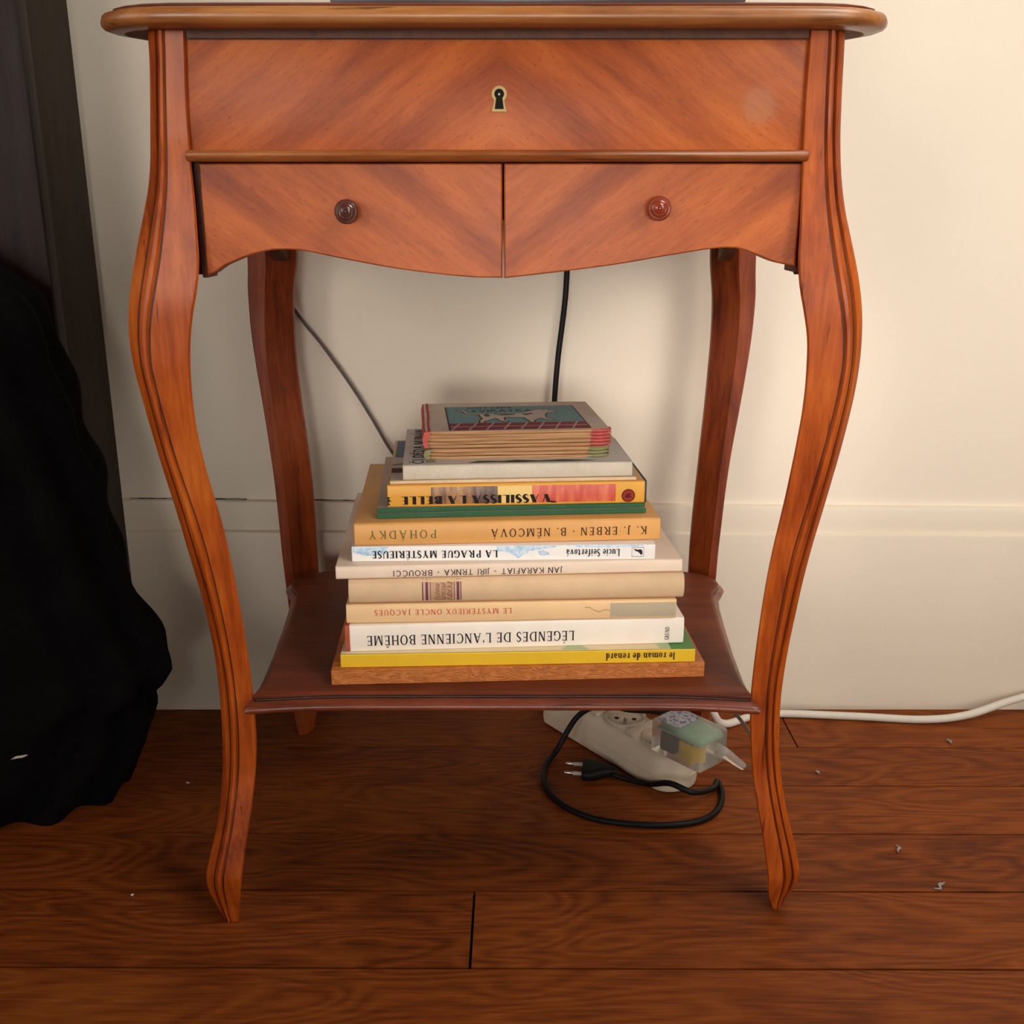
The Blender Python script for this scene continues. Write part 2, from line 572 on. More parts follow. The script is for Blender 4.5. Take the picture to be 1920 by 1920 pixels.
def front_leg(T):
    bm_ = bmesh.new()
    rings = []
    for z, xo, xi, yf in dense(T):
        w = xo - xi
        b2 = interp(z, [0, 0.05, 0.2, 0.33, 0.47, 0.56, 0.69], [0.45, 0.5, 0.5, 0.52, 0.66, 0.58, 0.51])
        b1 = interp(z, [0, 0.05, 0.2, 0.33, 0.47, 0.56, 0.69], [0.70, 0.75, 0.73, 0.80, 0.83, 0.80, 0.74])
        d = interp(z, [0, 0.05, 0.2, 0.47, 0.69], [0.018, 0.026, 0.024, 0.036, 0.032])
        gd = 0.0016
        mb = (b2 + b1) / 2
        ib = min(0.7, 0.34 * d / abs(w))          # the inner side slants back
        hw = (b1 - b2) / 2
        sec = [(0.0, 0.0015), (0.03, 0.0), (b2 - 0.035, 0.0), (b2 - 0.012, gd), (b2 + 0.012, gd),
               (mb - hw * 0.55, -0.0006), (mb, -0.0008), (mb + hw * 0.55, 0.0007), (b1 - 0.012, 0.0032), (b1 + 0.014, 0.0036),
               (b1 + 0.045, 0.0020), (0.965, 0.0056), (1.0, 0.0072), (1.0, d - 0.002), (0.95, d), (ib + 0.04, d), (ib, d - 0.002)]
        rings.append([(xi + w * s, yf + q, z) for s, q in sec])
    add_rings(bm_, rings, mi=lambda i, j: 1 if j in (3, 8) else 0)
    return bm_


for T in (LEFT, RIGHT):
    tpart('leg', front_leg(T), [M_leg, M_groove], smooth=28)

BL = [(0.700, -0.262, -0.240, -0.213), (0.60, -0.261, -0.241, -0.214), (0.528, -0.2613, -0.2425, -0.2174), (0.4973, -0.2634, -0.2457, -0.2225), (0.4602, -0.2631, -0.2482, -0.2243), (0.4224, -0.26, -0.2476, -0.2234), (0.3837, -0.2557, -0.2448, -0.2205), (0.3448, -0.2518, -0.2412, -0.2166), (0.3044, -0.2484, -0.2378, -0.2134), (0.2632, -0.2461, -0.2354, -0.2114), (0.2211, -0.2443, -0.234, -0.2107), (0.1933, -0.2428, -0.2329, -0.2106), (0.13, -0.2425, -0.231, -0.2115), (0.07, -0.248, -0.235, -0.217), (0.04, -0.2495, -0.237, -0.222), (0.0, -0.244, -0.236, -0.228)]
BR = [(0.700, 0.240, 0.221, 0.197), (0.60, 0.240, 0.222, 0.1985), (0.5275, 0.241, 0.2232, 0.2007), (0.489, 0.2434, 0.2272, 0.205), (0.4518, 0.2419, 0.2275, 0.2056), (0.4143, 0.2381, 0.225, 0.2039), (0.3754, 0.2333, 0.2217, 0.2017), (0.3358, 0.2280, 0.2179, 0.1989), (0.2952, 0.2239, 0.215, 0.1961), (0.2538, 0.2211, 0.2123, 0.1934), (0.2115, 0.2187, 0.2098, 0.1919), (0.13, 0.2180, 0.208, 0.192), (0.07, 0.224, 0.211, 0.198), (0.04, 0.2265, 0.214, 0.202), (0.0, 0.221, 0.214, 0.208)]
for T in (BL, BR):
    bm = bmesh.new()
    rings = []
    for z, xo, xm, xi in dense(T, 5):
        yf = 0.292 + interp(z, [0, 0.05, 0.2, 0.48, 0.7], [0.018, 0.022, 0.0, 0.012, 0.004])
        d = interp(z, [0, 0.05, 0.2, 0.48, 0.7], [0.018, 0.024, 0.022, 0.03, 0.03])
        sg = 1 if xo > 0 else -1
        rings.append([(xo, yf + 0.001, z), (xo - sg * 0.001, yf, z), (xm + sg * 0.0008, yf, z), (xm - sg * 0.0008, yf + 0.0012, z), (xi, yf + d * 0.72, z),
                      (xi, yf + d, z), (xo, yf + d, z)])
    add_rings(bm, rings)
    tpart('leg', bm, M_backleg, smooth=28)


def plan_loop(half, cx, y0, y1):
    """half outline of the left side given as (x offset outward from centre, y) front to back, mirrored"""
    left = [(cx - hx, yy) for hx, yy in half]
    right = [(cx + hx, yy) for hx, yy in half]
    return right + list(reversed(left))      # counter-clockwise seen from above


def plan_solid(bm_, loop, prof_):
    n_ = len(loop)
    mx = sum(p[0] for p in loop) / n_
    hw_ = max(p[0] for p in loop) - mx
    y0_, y1_ = min(p[1] for p in loop), max(p[1] for p in loop)
    my, hd_ = (y0_ + y1_) / 2, (y1_ - y0_) / 2
    vr = add_rings(bm_, [[(mx + (x - mx) * (1 - d / hw_), my + (yy - my) * (1 - d / hd_), z) for x, yy in loop] for d, z in prof_], cap=False)
    caps = []
    cx_ = sum(p[0] for p in loop) / n_
    cy_ = 0.15
    for ring_, side in ((vr[0], 'low'), (vr[-1], 'high')):
        c_ = bm_.verts.new((cx_, cy_, ring_[0].co.z))
        for i in range(n_):
            a_, b_ = ring_[i], ring_[(i + 1) % n_]
            caps.append((side, bm_.faces.new((b_, a_, c_) if side == 'low' else (a_, b_, c_))))
    return caps


TCX = -0.0120
th = [(0.05, -0.0205), (0.13, -0.0205), (0.190, -0.0200), (0.217, -0.0190), (0.235, -0.0155), (0.249, -0.0085), (0.2585, 0.0005), (0.2630, 0.0110), (0.2625, 0.0200),
      (0.2575, 0.0300), (0.2495, 0.0430), (0.2430, 0.0580), (0.2400, 0.080), (0.2390, 0.12), (0.2390, 0.19), (0.2400, 0.235), (0.243, 0.26), (0.2500, 0.278),
      (0.258, 0.292), (0.263, 0.304), (0.261, 0.316), (0.251, 0.327), (0.235, 0.334), (0.205, 0.338), (0.1, 0.340)]
tl = plan_loop(th, TCX, 0, 0)
bm = bmesh.new()
prof = [(0.0120, 0.6885), (0.0060, 0.6887), (0.0022, 0.6898), (0.0004, 0.6920), (0.0, 0.6945), (0.0006, 0.6972), (0.0022, 0.6992), (0.0046, 0.7003), (0.0064, 0.7005)]
for k, f in plan_solid(bm, tl, prof):
    if k == 'low':
        f.material_index = 1
tpart('table_top', bm, [M_top, M_under], smooth=40)
bm = bmesh.new()
prof = [(0.0075, 0.7005), (0.0070, 0.7010), (0.0068, 0.7022), (0.0085, 0.7030)]
plan_solid(bm, tl, prof)
tpart('top_board', bm, M_shelf_edge, smooth=40)

# cove under the top, upper panel, bead moulding
bm = bmesh.new()
add_box(bm, (-0.2150, 0.0005, 0.6835), (0.1965, 0.02, 0.6887), 0.0006)
add_box(bm, (-0.2260, 0.0025, 0.6830), (0.2060, 0.018, 0.6886), 0.0)
tpart('frieze_strip', bm, M_carcass)  # dark tone puts the shade below the top into the strip's colour
bm = bmesh.new()
add_box(bm, (-0.2225, 0.0035, 0.6100), (0.2035, 0.020, 0.6840), 0.0006)
panel = tpart('front_panel', bm, M_panel)
bm = bmesh.new()
bl_pts = [(0.004, 0.6060), (-0.0035, 0.6062), (-0.0068, 0.6078), (-0.0082, 0.6102), (-0.0072, 0.6122), (-0.0040, 0.6136), (0.004, 0.6138), (0.010, 0.6138), (0.010, 0.6060)]
add_rings(bm, [[(x, (yy if 0 < i < 4 else yy * 0.9 + 0.0005), zz) for yy, zz in bl_pts] for i, x in enumerate((-0.2205, -0.219, 0.0, 0.199, 0.2005))])
tpart('bead_moulding', bm, M_rail, smooth=50)


# keyhole plate
def keyhole_outline(rc, zc, wb, zb, n=20):
    pts = []
    a0 = math.radians(-50)
    for k in range(n + 1):
        a = a0 + (math.pi - 2 * a0) * k / n
        pts.append((rc * math.cos(a), zc + rc * math.sin(a)))
    pts.append((-wb, zb))
    pts.append((wb, zb))
    return pts


KX, KZ = -0.0086, 0.6465
outer = keyhole_outline(0.0051, 0.0030, 0.0050, -0.0082)
inner = keyhole_outline(0.0033, 0.0030, 0.0031, -0.0066)
bm = bmesh.new()
yk = 0.0022
ring = [bm.verts.new((KX + x, yk, KZ + z)) for x, z in outer]
ringi = [bm.verts.new((KX + x, yk, KZ + z)) for x, z in inner]
ringb = [bm.verts.new((KX + x, 0.0038, KZ + z)) for x, z in outer]
ringib = [bm.verts.new((KX + x, 0.0038, KZ + z)) for x, z in inner]
n = len(outer)
for j in range(n):
    k = (j + 1) % n
    bm.faces.new((ring[j], ring[k], ringi[k], ringi[j]))
    bm.faces.new((ring[j], ringb[j], ringb[k], ring[k]))
    bm.faces.new((ringi[j], ringi[k], ringib[k], ringib[j]))
o = finish('keyhole_plate', bm, M_brass, panel, smooth=30)
o['label'] = 'brass keyhole plate'
bm = bmesh.new()
add_rings(bm, [[(KX + x, yy, KZ + z) for x, z in inner] for yy in (0.0033, 0.0039)])
finish('keyhole', bm, M_black, panel, smooth=0)
bm = bmesh.new()
add_lathe(bm, [(0.0010, 0), (0.0010, 0.0006), (0.0006, 0.0010)], (KX, 0.0034, KZ + 0.0028), (0, -1, 0), 12)
finish('lock_pin', bm, M_steelpin, panel)

# drawers with their wavy lower edge
DL = [(-0.2145, 0.5303), (-0.2090, 0.5325), (-0.2019, 0.5372), (-0.1900, 0.5420), (-0.1789, 0.5456), (-0.1638, 0.5481), (-0.1453, 0.5472), (-0.1194, 0.542), (-0.0786, 0.5347), (-0.0338, 0.5296), (-0.0068, 0.5288)]
DR = [(-0.0054, 0.5286), (0.0100, 0.5302), (0.0337, 0.5329), (0.071, 0.5376), (0.1082, 0.5438), (0.1415, 0.5488), (0.1582, 0.5488), (0.1715, 0.5445), (0.1849, 0.5394), (0.1990, 0.5366)]


def drawer(pts, top_l, top_r, yoff, knob_pos, knob_mat, label):
    low = catmull([(x, 0, z) for x, z in pts], 5)
    bm_ = bmesh.new()
    outline = [(p.x, p.z) for p in low]
    n_ = len(outline)
    x0t, x1t = top_l, top_r
    tops = [(x0t + (x1t - x0t) * i / (n_ - 1), 0.6052) for i in range(n_)]
    e = 0.0009
    loops = []
    for y_, ins in ((yoff + 0.016, 0.0), (yoff + e, 0.0), (yoff, e)):
        lo = [(x + (ins if i == 0 else -ins if i == n_ - 1 else 0), z + ins) for i, (x, z) in enumerate(outline)]
        hi = [(x + (ins if i == 0 else -ins if i == n_ - 1 else 0), z - ins) for i, (x, z) in enumerate(tops)]
        loops.append((y_, lo, hi))
    vl = [([bm_.verts.new((x, y_, z)) for x, z in lo], [bm_.verts.new((x, y_, z)) for x, z in hi]) for y_, lo, hi in loops]
    for a in (0, 2):
        for i in range(n_ - 1):
            bm_.faces.new((vl[a][0][i], vl[a][0][i + 1], vl[a][1][i + 1], vl[a][1][i]))
    for a in (0, 1):
        for i in range(n_ - 1):
            bm_.faces.new((vl[a][0][i], vl[a][0][i + 1], vl[a + 1][0][i + 1], vl[a + 1][0][i]))
            bm_.faces.new((vl[a][1][i], vl[a][1][i + 1], vl[a + 1][1][i + 1], vl[a + 1][1][i]))
        for i in (0, n_ - 1):
            bm_.faces.new((vl[a][0][i], vl[a + 1][0][i], vl[a + 1][1][i], vl[a][1][i]))
    # drawer box behind the front
    add_box(bm_, (x0t + 0.012, yoff + 0.0158, 0.556), (x1t - 0.012, 0.262, 0.6035))
    d_ = tpart('drawer', bm_, M_drawer, smooth=30)
    b2_ = bmesh.new()
    kp = [(0.0042, -0.001), (0.0042, 0.003), (0.0036, 0.005), (0.0050, 0.0075), (0.0074, 0.0095), (0.0083, 0.0120), (0.0082, 0.0140), (0.0070, 0.0152),
          (0.0064, 0.0150), (0.0060, 0.0163), (0.0046, 0.0172), (0.0040, 0.0169), (0.0034, 0.0180), (0.0018, 0.0184), (0.0012, 0.0176), (0.0004, 0.0190)]
    add_lathe(b2_, kp, (knob_pos[0], yoff, knob_pos[1]), (0, -1, 0), 32)
    k_ = finish('knob', b2_, knob_mat, d_, smooth=50)
    k_['label'] = label
    return d_


drawer(DL, -0.2140, -0.0068, 0.0005, (-0.1124, 0.5735), M_knob_l, 'dark brown turned knob')
drawer(DR, -0.0054, 0.1992, 0.0005, (0.0998, 0.5756), M_knob_r, 'red-brown turned knob')

# side and back aprons, with curved brackets
for xa, xb in ((-0.236, -0.222), (0.2035, 0.2165)):
    bm = bmesh.new()
    low = catmull([(0, 0.02, 0.530), (0, 0.05, 0.545), (0, 0.09, 0.556), (0, 0.16, 0.548), (0, 0.23, 0.552), (0, 0.27, 0.540), (0, 0.305, 0.526)], 6)
    sec = [(p.y, p.z) for p in low] + [(0.305, 0.689), (0.02, 0.689)]
    add_rings(bm, [[(x, yy, zz) for yy, zz in sec] for x in (xa, xb)])
    tpart('side_apron', bm, M_carcass, smooth=30)
bm = bmesh.new()
low = catmull([(-0.24, 0, 0.535), (-0.19, 0, 0.545), (-0.10, 0, 0.562), (-0.01, 0, 0.565), (0.08, 0, 0.562), (0.17, 0, 0.545), (0.22, 0, 0.535)], 6)
sec = [(p.x, p.z) for p in low] + [(0.22, 0.689), (-0.24, 0.689)]
add_rings(bm, [[(x, yy, zz) for x, zz in sec] for yy in (0.298, 0.312)])
tpart('back_apron', bm, M_carcass, smooth=30)
for xa, xb in ((-0.2195, -0.2150), (0.1985, 0.2025)):
    bm = bmesh.new()
    add_box(bm, (xa, 0.006, 0.5285 if xa < 0 else 0.5325), (xb, 0.03, 0.606), 0.001)
    tpart('drawer_stile', bm, M_carcass)

# lower shelf
SCX = -0.0075
sh = [(0.06, -0.0040), (0.12, -0.0042), (0.150, -0.0050), (0.170, -0.0068), (0.188, -0.0092), (0.198, -0.0104), (0.2030, -0.0104), (0.2040, -0.0080), (0.2025, 0.000), (0.2005, 0.012), (0.2005, 0.04), (0.2030, 0.09),
      (0.2075, 0.15), (0.2125, 0.205), (0.2160, 0.228), (0.2225, 0.243), (0.2265, 0.254), (0.2255, 0.267), (0.218, 0.281), (0.2, 0.292), (0.17, 0.297), (0.1, 0.3)]
sl = plan_loop(sh, SCX, 0, 0)
bm = bmesh.new()
prof = [(0.012, 0.1925), (0.0040, 0.1925), (0.0012, 0.1935), (0.0, 0.1958), (0.0008, 0.1982), (0.0026, 0.1994), (0.0050, 0.2003), (0.0068, 0.2014),
        (0.0086, 0.2018), (0.0088, 0.2026), (0.0072, 0.2042), (0.0070, 0.2058), (0.0078, 0.2065), (0.0110, 0.2066)]
n_loop = len(sl)
caps = plan_solid(bm, sl, prof)
bm.faces.ensure_lookup_table()
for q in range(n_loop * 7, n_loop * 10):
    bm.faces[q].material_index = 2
for k, f in caps:
    if k == 'high':
        f.material_index = 1
for q in range(n_loop * 11, n_loop * 13):
    bm.faces[q].material_index = 1
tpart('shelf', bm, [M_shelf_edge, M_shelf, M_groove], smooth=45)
SHELF_Z = 0.2066

# ------------------------------------------------------------------ lettering: a small stroke alphabet


class Pen:
    """draws letters as flat filled strokes; T thick stems, N thin strokes, S serif length"""

    def __init__(s, T=0.14, N=0.05, S=0.07, slant=0.0):
        s.T, s.N, s.S, s.slant = T, N, S, slant
        s.h = min(0.045, N)

    def quad(s, *p):
        s.out.append([(a, b) for a, b in p])

    def bar(s, x0, x1, y, h=None):
        h = h or s.N
        s.quad((x0, y), (x1, y), (x1, y + h), (x0, y + h))

    def diag(s, x0, y0, x1, y1, w):
        s.quad((x0 - w / 2, y0), (x0 + w / 2, y0), (x1 + w / 2, y1), (x1 - w / 2, y1))

    def serif(s, xc, y, w):
        if s.S > 0:
            s.bar(xc - w / 2 - s.S, xc + w / 2 + s.S, y if y < 0.01 else y - s.h, s.h)

    def stem(s, xc, y0=0.0, y1=1.0, w=None, bot=True, top=True):
        w = w or s.T
        s.quad((xc - w / 2, y0), (xc + w / 2, y0), (xc + w / 2, y1), (xc - w / 2, y1))
        if bot:
            s.serif(xc, y0, w)
        if top:
            s.serif(xc, y1, w)

    def arc(s, cx, cy, rx, ry, a0, a1, ws=None, wt=None, n=14):
        ws = ws or s.T
        wt = wt or s.N
        pr = None
        for k in range(n + 1):
            a = R(a0 + (a1 - a0) * k / n)
            c, q = math.cos(a), math.sin(a)
            cur = ((cx + rx * c, cy + ry * q), (cx + (rx - ws) * c, cy + (ry - wt) * q))
            if pr:
                s.quad(pr[0], cur[0], cur[1], pr[1])
            pr = cur

    def tick(s, x, y0, y1):
        w = s.h if s.S > 0 else 0
        if w:
            s.quad((x - w, y0), (x, y0), (x, y1), (x - w, y1))

    def esse(s, x0, w, y0, h):
        P = catmull([(0.90, 0.80, 0), (0.72, 0.96, 0), (0.40, 0.96, 0), (0.14, 0.76, 0), (0.34, 0.57, 0), (0.66, 0.44, 0), (0.86, 0.24, 0), (0.60, 0.03, 0), (0.28, 0.03, 0), (0.06, 0.22, 0)], 5)
        m = len(P)
        pr = None
        for i, p in enumerate(P):
            t = (P[min(i + 1, m - 1)] - P[max(i - 1, 0)]).normalized()
            k = 1 - abs(i / (m - 1) - 0.5) * 2
            wd = (s.N + (s.T - s.N) * max(0, min(1, k * 1.5 - 0.2))) / 2
            nx, ny = -t.y * wd, t.x * wd
            cur = ((x0 + p.x * w + nx, y0 + p.y * h + ny), (x0 + p.x * w - nx, y0 + p.y * h - ny))
            if pr:
                s.quad(pr[0], cur[0], cur[1], pr[1])
            pr = cur

    def glyph(s, ch):
        s.out = []
        T, N, S = s.T, s.N, s.S
        m = S + T / 2 + 0.01
        A = None
        if ch == ' ':
            return 0.34
        if ch in '.·':
            y = 0 if ch == '.' else 0.38
            s.arc(0.1, y + 0.08, 0.085, 0.085, 0, 360, 0.084, 0.084, 8)
            return 0.22
        if ch == '-':
            s.bar(0.05, 0.33, 0.36, max(N, 0.06))
            return 0.38
        if ch == "'":
            s.diag(0.10, 0.72, 0.13, 1.0, max(T * 0.7, 0.06))
            return 0.22
        if ch == 'I':
            s.stem(m)
            return 2 * m
        if ch == 'J':
            s.stem(m + 0.08, 0.12, 1, bot=False)
            s.arc(m + 0.08 - 0.14 + T / 2, 0.14, 0.14, 0.28, -160, 0, T * 0.8, N)
            return 2 * m + 0.10
        if ch in 'LEF':
            s.stem(m)
            w = m + 0.44
            if ch in 'LE':
                s.bar(m, w, 0)
                s.tick(w, 0, 0.22)
            if ch in 'EF':
                s.bar(m, w - 0.04, 1 - N)
                s.tick(w - 0.04, 0.78, 1)
                s.bar(m, w - 0.10, 0.5)
                s.tick(w - 0.10, 0.42, 0.62)
            return w + 0.05
        if ch == 'T':
            s.stem(0.36, top=False)
            s.bar(0.02, 0.70, 1 - N)
            s.tick(0.02 + s.h, 0.78, 1)
            s.tick(0.70, 0.78, 1)
            return 0.72
        if ch == 'H':
            s.stem(m)
            s.stem(m + 0.52)
            s.bar(m, m + 0.52, 0.5)
            return 2 * m + 0.52
        if ch == 'N':
            s.stem(m, w=N * 1.2)
            s.stem(m + 0.55, w=N * 1.2, bot=False)
            s.diag(m + 0.55 - T * 0.2, 0, m, 1, T * 1.15)
            return 2 * m + 0.52
        if ch == 'M':
            s.stem(m, w=N * 1.2, top=False)
            s.stem(m + 0.72)
            s.diag(m + 0.36, 0, m + 0.04, 1, T * 1.05)
            s.diag(m + 0.36, 0, m + 0.70, 1, N * 1.2)
            return 2 * m + 0.72
        if ch == 'A':
            s.diag(m, 0, m + 0.30, 1, N * 1.2)
            s.diag(m + 0.62, 0, m + 0.30, 1, T * 1.1)
            s.bar(m + 0.11, m + 0.48, 0.32)
            s.serif(m, 0, N)
            s.serif(m + 0.62, 0, T)
            return 2 * m + 0.60
        if ch == 'V':
            s.diag(m + 0.31, 0, m, 1, T * 1.1)
            s.diag(m + 0.31, 0, m + 0.60, 1, N * 1.2)
            s.serif(m, 1, T)
            s.serif(m + 0.60, 1, N)
            return 2 * m + 0.58
        if ch == 'Y':
            s.stem(m + 0.28, 0, 0.48, top=False)
            s.diag(m + 0.28, 0.44, m, 1, T * 1.05)
            s.diag(m + 0.28, 0.44, m + 0.55, 1, N * 1.2)
            s.serif(m, 1, T)
            s.serif(m + 0.55, 1, N)
            return 2 * m + 0.54
        if ch == 'X':
            s.diag(m + 0.5, 0, m, 1, T * 1.1)
            s.diag(m, 0, m + 0.5, 1, N * 1.2)
            for x in (m, m + 0.5):
                s.serif(x, 0, N)
                s.serif(x, 1, N)
            return 2 * m + 0.5
        if ch == 'K':
            s.stem(m)
            s.diag(m + 0.04, 0.42, m + 0.48, 1, N * 1.3)
            s.diag(m + 0.54, 0, m + 0.18, 0.62, T * 1.15)
            s.serif(m + 0.48, 1, N)
            s.serif(m + 0.54, 0, T)
            return 2 * m + 0.52
        if ch == 'Z':
            s.bar(0.03, 0.58, 0)
            s.bar(0.05, 0.58, 1 - N)
            s.diag(0.10, 0, 0.51, 1, T * 1.1)
            return 0.62
        if ch == 'D':
            s.stem(m)
            s.bar(m, m + 0.22, 1 - N)
            s.bar(m, m + 0.22, 0)
            s.arc(m + 0.20, 0.5, 0.46, 0.5, -90, 90)
            return m + 0.70
        if ch in 'PRB':
            s.stem(m)
            cy, ry = (0.735, 0.265)
            s.bar(m, m + 0.22, 1 - N)
            s.bar(m, m + 0.22, 0.47)
            s.arc(m + 0.20, cy, 0.31, ry, -90, 90)
            if ch == 'R':
                s.diag(m + 0.56, 0, m + 0.22, 0.5, T * 1.1)
                s.serif(m + 0.56, 0, T)
                return 2 * m + 0.50
            if ch == 'B':
                s.bar(m, m + 0.22, 0)
                s.arc(m + 0.20, 0.26, 0.35, 0.26, -90, 90)
            return m + 0.60
        if ch in 'OQ':
            s.arc(0.42, 0.5, 0.40, 0.52, 0, 360, n=26)
            if ch == 'Q':
                s.diag(0.78, -0.18, 0.45, 0.10, T)
            return 0.84
        if ch in 'CG':
            s.arc(0.42, 0.5, 0.40, 0.52, 48, 318, n=20)
            s.tick(0.72, 0.68, 0.98)
            if ch == 'G':
                s.stem(0.68, 0.02, 0.44, bot=False)
            return 0.80
        if ch == 'S':
            s.esse(0.03, 0.52, 0.0, 1.0)
            return 0.58
        if ch == 'U':
            s.stem(m, 0.3, 1, bot=False)
            s.stem(m + 0.50, 0.3, 1, w=N * 1.2, bot=False)
            s.arc(m + 0.25 - T / 4, 0.32, 0.25 + T / 4, 0.34, 180, 360, T * 0.8, N)
            return 2 * m + 0.50
        # ---------------- lower case, x height 0.64
        xh = 0.64
        if ch == 'l':
            s.stem(m)
            return 2 * m
        if ch == 'i':
            s.stem(m, 0, xh)
            s.arc(m, 0.86, 0.085, 0.085, 0, 360, 0.084, 0.084, 8)
            return 2 * m
        if ch in 'oe':
            if ch == 'o':
                s.arc(0.29, xh / 2, 0.28, xh / 2 + 0.015, 0, 360, T * 0.95, N, 20)
            else:
                s.arc(0.29, xh / 2, 0.28, xh / 2 + 0.015, 0, 325, T * 0.95, N, 20)
                s.bar(0.06, 0.54, xh * 0.46)
            return 0.59
        if ch == 'c':
            s.arc(0.29, xh / 2, 0.28, xh / 2 + 0.015, 45, 322, T * 0.95, N, 16)
            return 0.55
        if ch in 'nmr':
            s.stem(m, 0, xh, top=False)
            if S > 0:
                s.bar(m - T / 2 - S, m, xh - s.h)
            if ch == 'r':
                s.arc(m + 0.17, xh - 0.22, 0.19, 0.23, 45, 165, T * 0.7, N * 1.3, 8)
                return m + 0.38
            x = m
            for _ in range(2 if ch == 'm' else 1):
                s.stem(x + 0.36, 0, xh - 0.2, top=False)
                s.arc(x + 0.18, xh - 0.22, 0.18 + T / 2, 0.235, 0, 165, T * 0.9, N * 1.3, 10)
                x += 0.36
            return x + m
        if ch == 'u':
            s.stem(m, 0.2, xh, bot=False)
            s.stem(m + 0.36, 0, xh)
            s.arc(m + 0.18, 0.22, 0.18 + T / 2, 0.235, 180, 345, T * 0.9, N * 1.3, 10)
            return 2 * m + 0.36
        if ch == 'a':
            s.stem(0.42, 0, 0.46, top=False)
            s.arc(0.27, 0.44, 0.15 + T / 2, 0.215, 0, 150, T * 0.8, N * 1.3, 10)
            s.arc(0.24, 0.19, 0.22, 0.20, 60, 320, T * 0.9, N * 1.2, 14)
            return 0.42 + m
        if ch in 'db':
            xs = 0.46 if ch == 'd' else m
            s.stem(xs, 0, 1)
            cx_ = 0.27 if ch == 'd' else m + 0.2
            s.arc(cx_, xh / 2, 0.26, xh / 2 + 0.01, 0, 360, T * 0.95, N, 18)
            return (0.46 + m) if ch == 'd' else m + 0.50
        if ch in 'ft':
            s.stem(m + 0.04, 0 if ch == 'f' else 0.12, 0.76 if ch == 'f' else 0.82, bot=(ch == 'f'), top=False)
            s.bar(0.0, m + 0.24, xh - N)
            if ch == 'f':
                s.arc(m + 0.20, 0.76, 0.16 + T / 2, 0.25, 40, 180, T * 0.9, N * 1.4, 8)
            else:
                s.arc(m + 0.20, 0.15, 0.16 + T / 2, 0.17, 180, 320, T * 0.9, N * 1.2, 8)
            return m + 0.32
        if ch == 'v':
            s.diag(m + 0.20, 0, m, xh, T)
            s.diag(m + 0.20, 0, m + 0.40, xh, N * 1.3)
            s.serif(m, xh, T)
            s.serif(m + 0.40, xh, N)
            return 2 * m + 0.38
        if ch == 'k':
            s.stem(m)
            s.diag(m + 0.02, 0.26, m + 0.34, xh, N * 1.3)
            s.diag(m + 0.40, 0, m + 0.12, 0.40, T)
            return 2 * m + 0.36
        if ch == 'z':
            s.bar(0.03, 0.44, 0)
            s.bar(0.04, 0.44, xh - N)
            s.diag(0.08, 0, 0.38, xh, T)
            return 0.48
        return 0.4

    ACC = {'Á': ('A', 'a'), 'É': ('E', 'a'), 'Í': ('I', 'a'), 'Ě': ('E', 'v'), 'Ê': ('E', '^'), 'Ř': ('R', 'v'), 'Č': ('C', 'v'), 'Ü': ('U', ':'),
           'á': ('a', 'a'), 'ě': ('e', 'v'), 'č': ('c', 'v'), 'ž': ('z', 'v'), 'é': ('e', 'a')}

    def text(s, txt, track=0.10):
        """returns polygons and total width in cap heights"""
        polys = []
        x = 0.0
        for ch in txt:
            b, ac = s.ACC.get(ch, (ch, None))
            adv = s.glyph(b)
            if ac:
                y = 0.76 if b.islower() else 1.10
                c = adv / 2
                w = max(s.T * 0.6, 0.055)
                if ac == 'a':
                    s.diag(c - 0.03, y, c + 0.10, y + 0.2, w)
                elif ac == 'v':
                    s.diag(c, y, c - 0.13, y + 0.17, w)
                    s.diag(c, y, c + 0.13, y + 0.17, w)
                elif ac == '^':
                    s.diag(c - 0.13, y, c, y + 0.17, w)
                    s.diag(c + 0.13, y, c, y + 0.17, w)
                else:
                    for q in (-0.12, 0.12):
                        s.arc(c + q, y + 0.07, 0.06, 0.06, 0, 360, 0.059, 0.059, 8)
            for p in s.out:
                polys.append([(a + x + s.slant * b_, b_) for a, b_ in p])
            x += adv + track
        return polys, x - track


SERIF = Pen(0.155, 0.075, 0.075)
SERIF_B = Pen(0.215, 0.09, 0.065)
SERIF_L = Pen(0.145, 0.085, 0.07)
SANS = Pen(0.125, 0.12, 0.0)
SANS_B = Pen(0.17, 0.14, 0.0)
DECO = Pen(0.34, 0.07, 0.0)
SCRIPT = Pen(0.15, 0.09, 0.0, slant=0.35)
INK = {}


def ink(col):
    if col not in INK:
        INK[col] = flat('print_%02d' % len(INK), col, rough=0.55, var=0.08, spec=0.2)
    return INK[col]


# ------------------------------------------------------------------ books
PAGE = flat('page_edges', (0.66, 0.52, 0.36), rough=0.85, var=0.25, scale=500)


def page_mat(name, d, l):
    t = NT(name)
    v = t.coords(scale=(14, 14, 1500))
    t.base(t.ramp(t.noise(v, 1.0, 3, 0.7), [(0.35, d), (0.65, l)]))
    return t.set(rough=0.85, spec=0.15)


PAGE = page_mat('page_edges_cream', (0.46, 0.34, 0.22), (0.72, 0.60, 0.44))
PAGE_OLD = page_mat('page_edges_old', (0.24, 0.115, 0.045), (0.62, 0.36, 0.19))


def spine_y(z, t, bulge, r):
    y = -bulge * math.sin(math.pi * min(max(z / t, 0), 1))
    if z < r:
        y += r - math.sqrt(max(0, r * r - (r - z) ** 2))
    elif z > t - r:
        q = z - (t - r)
        y += r - math.sqrt(max(0, r * r - q * q))
    return y


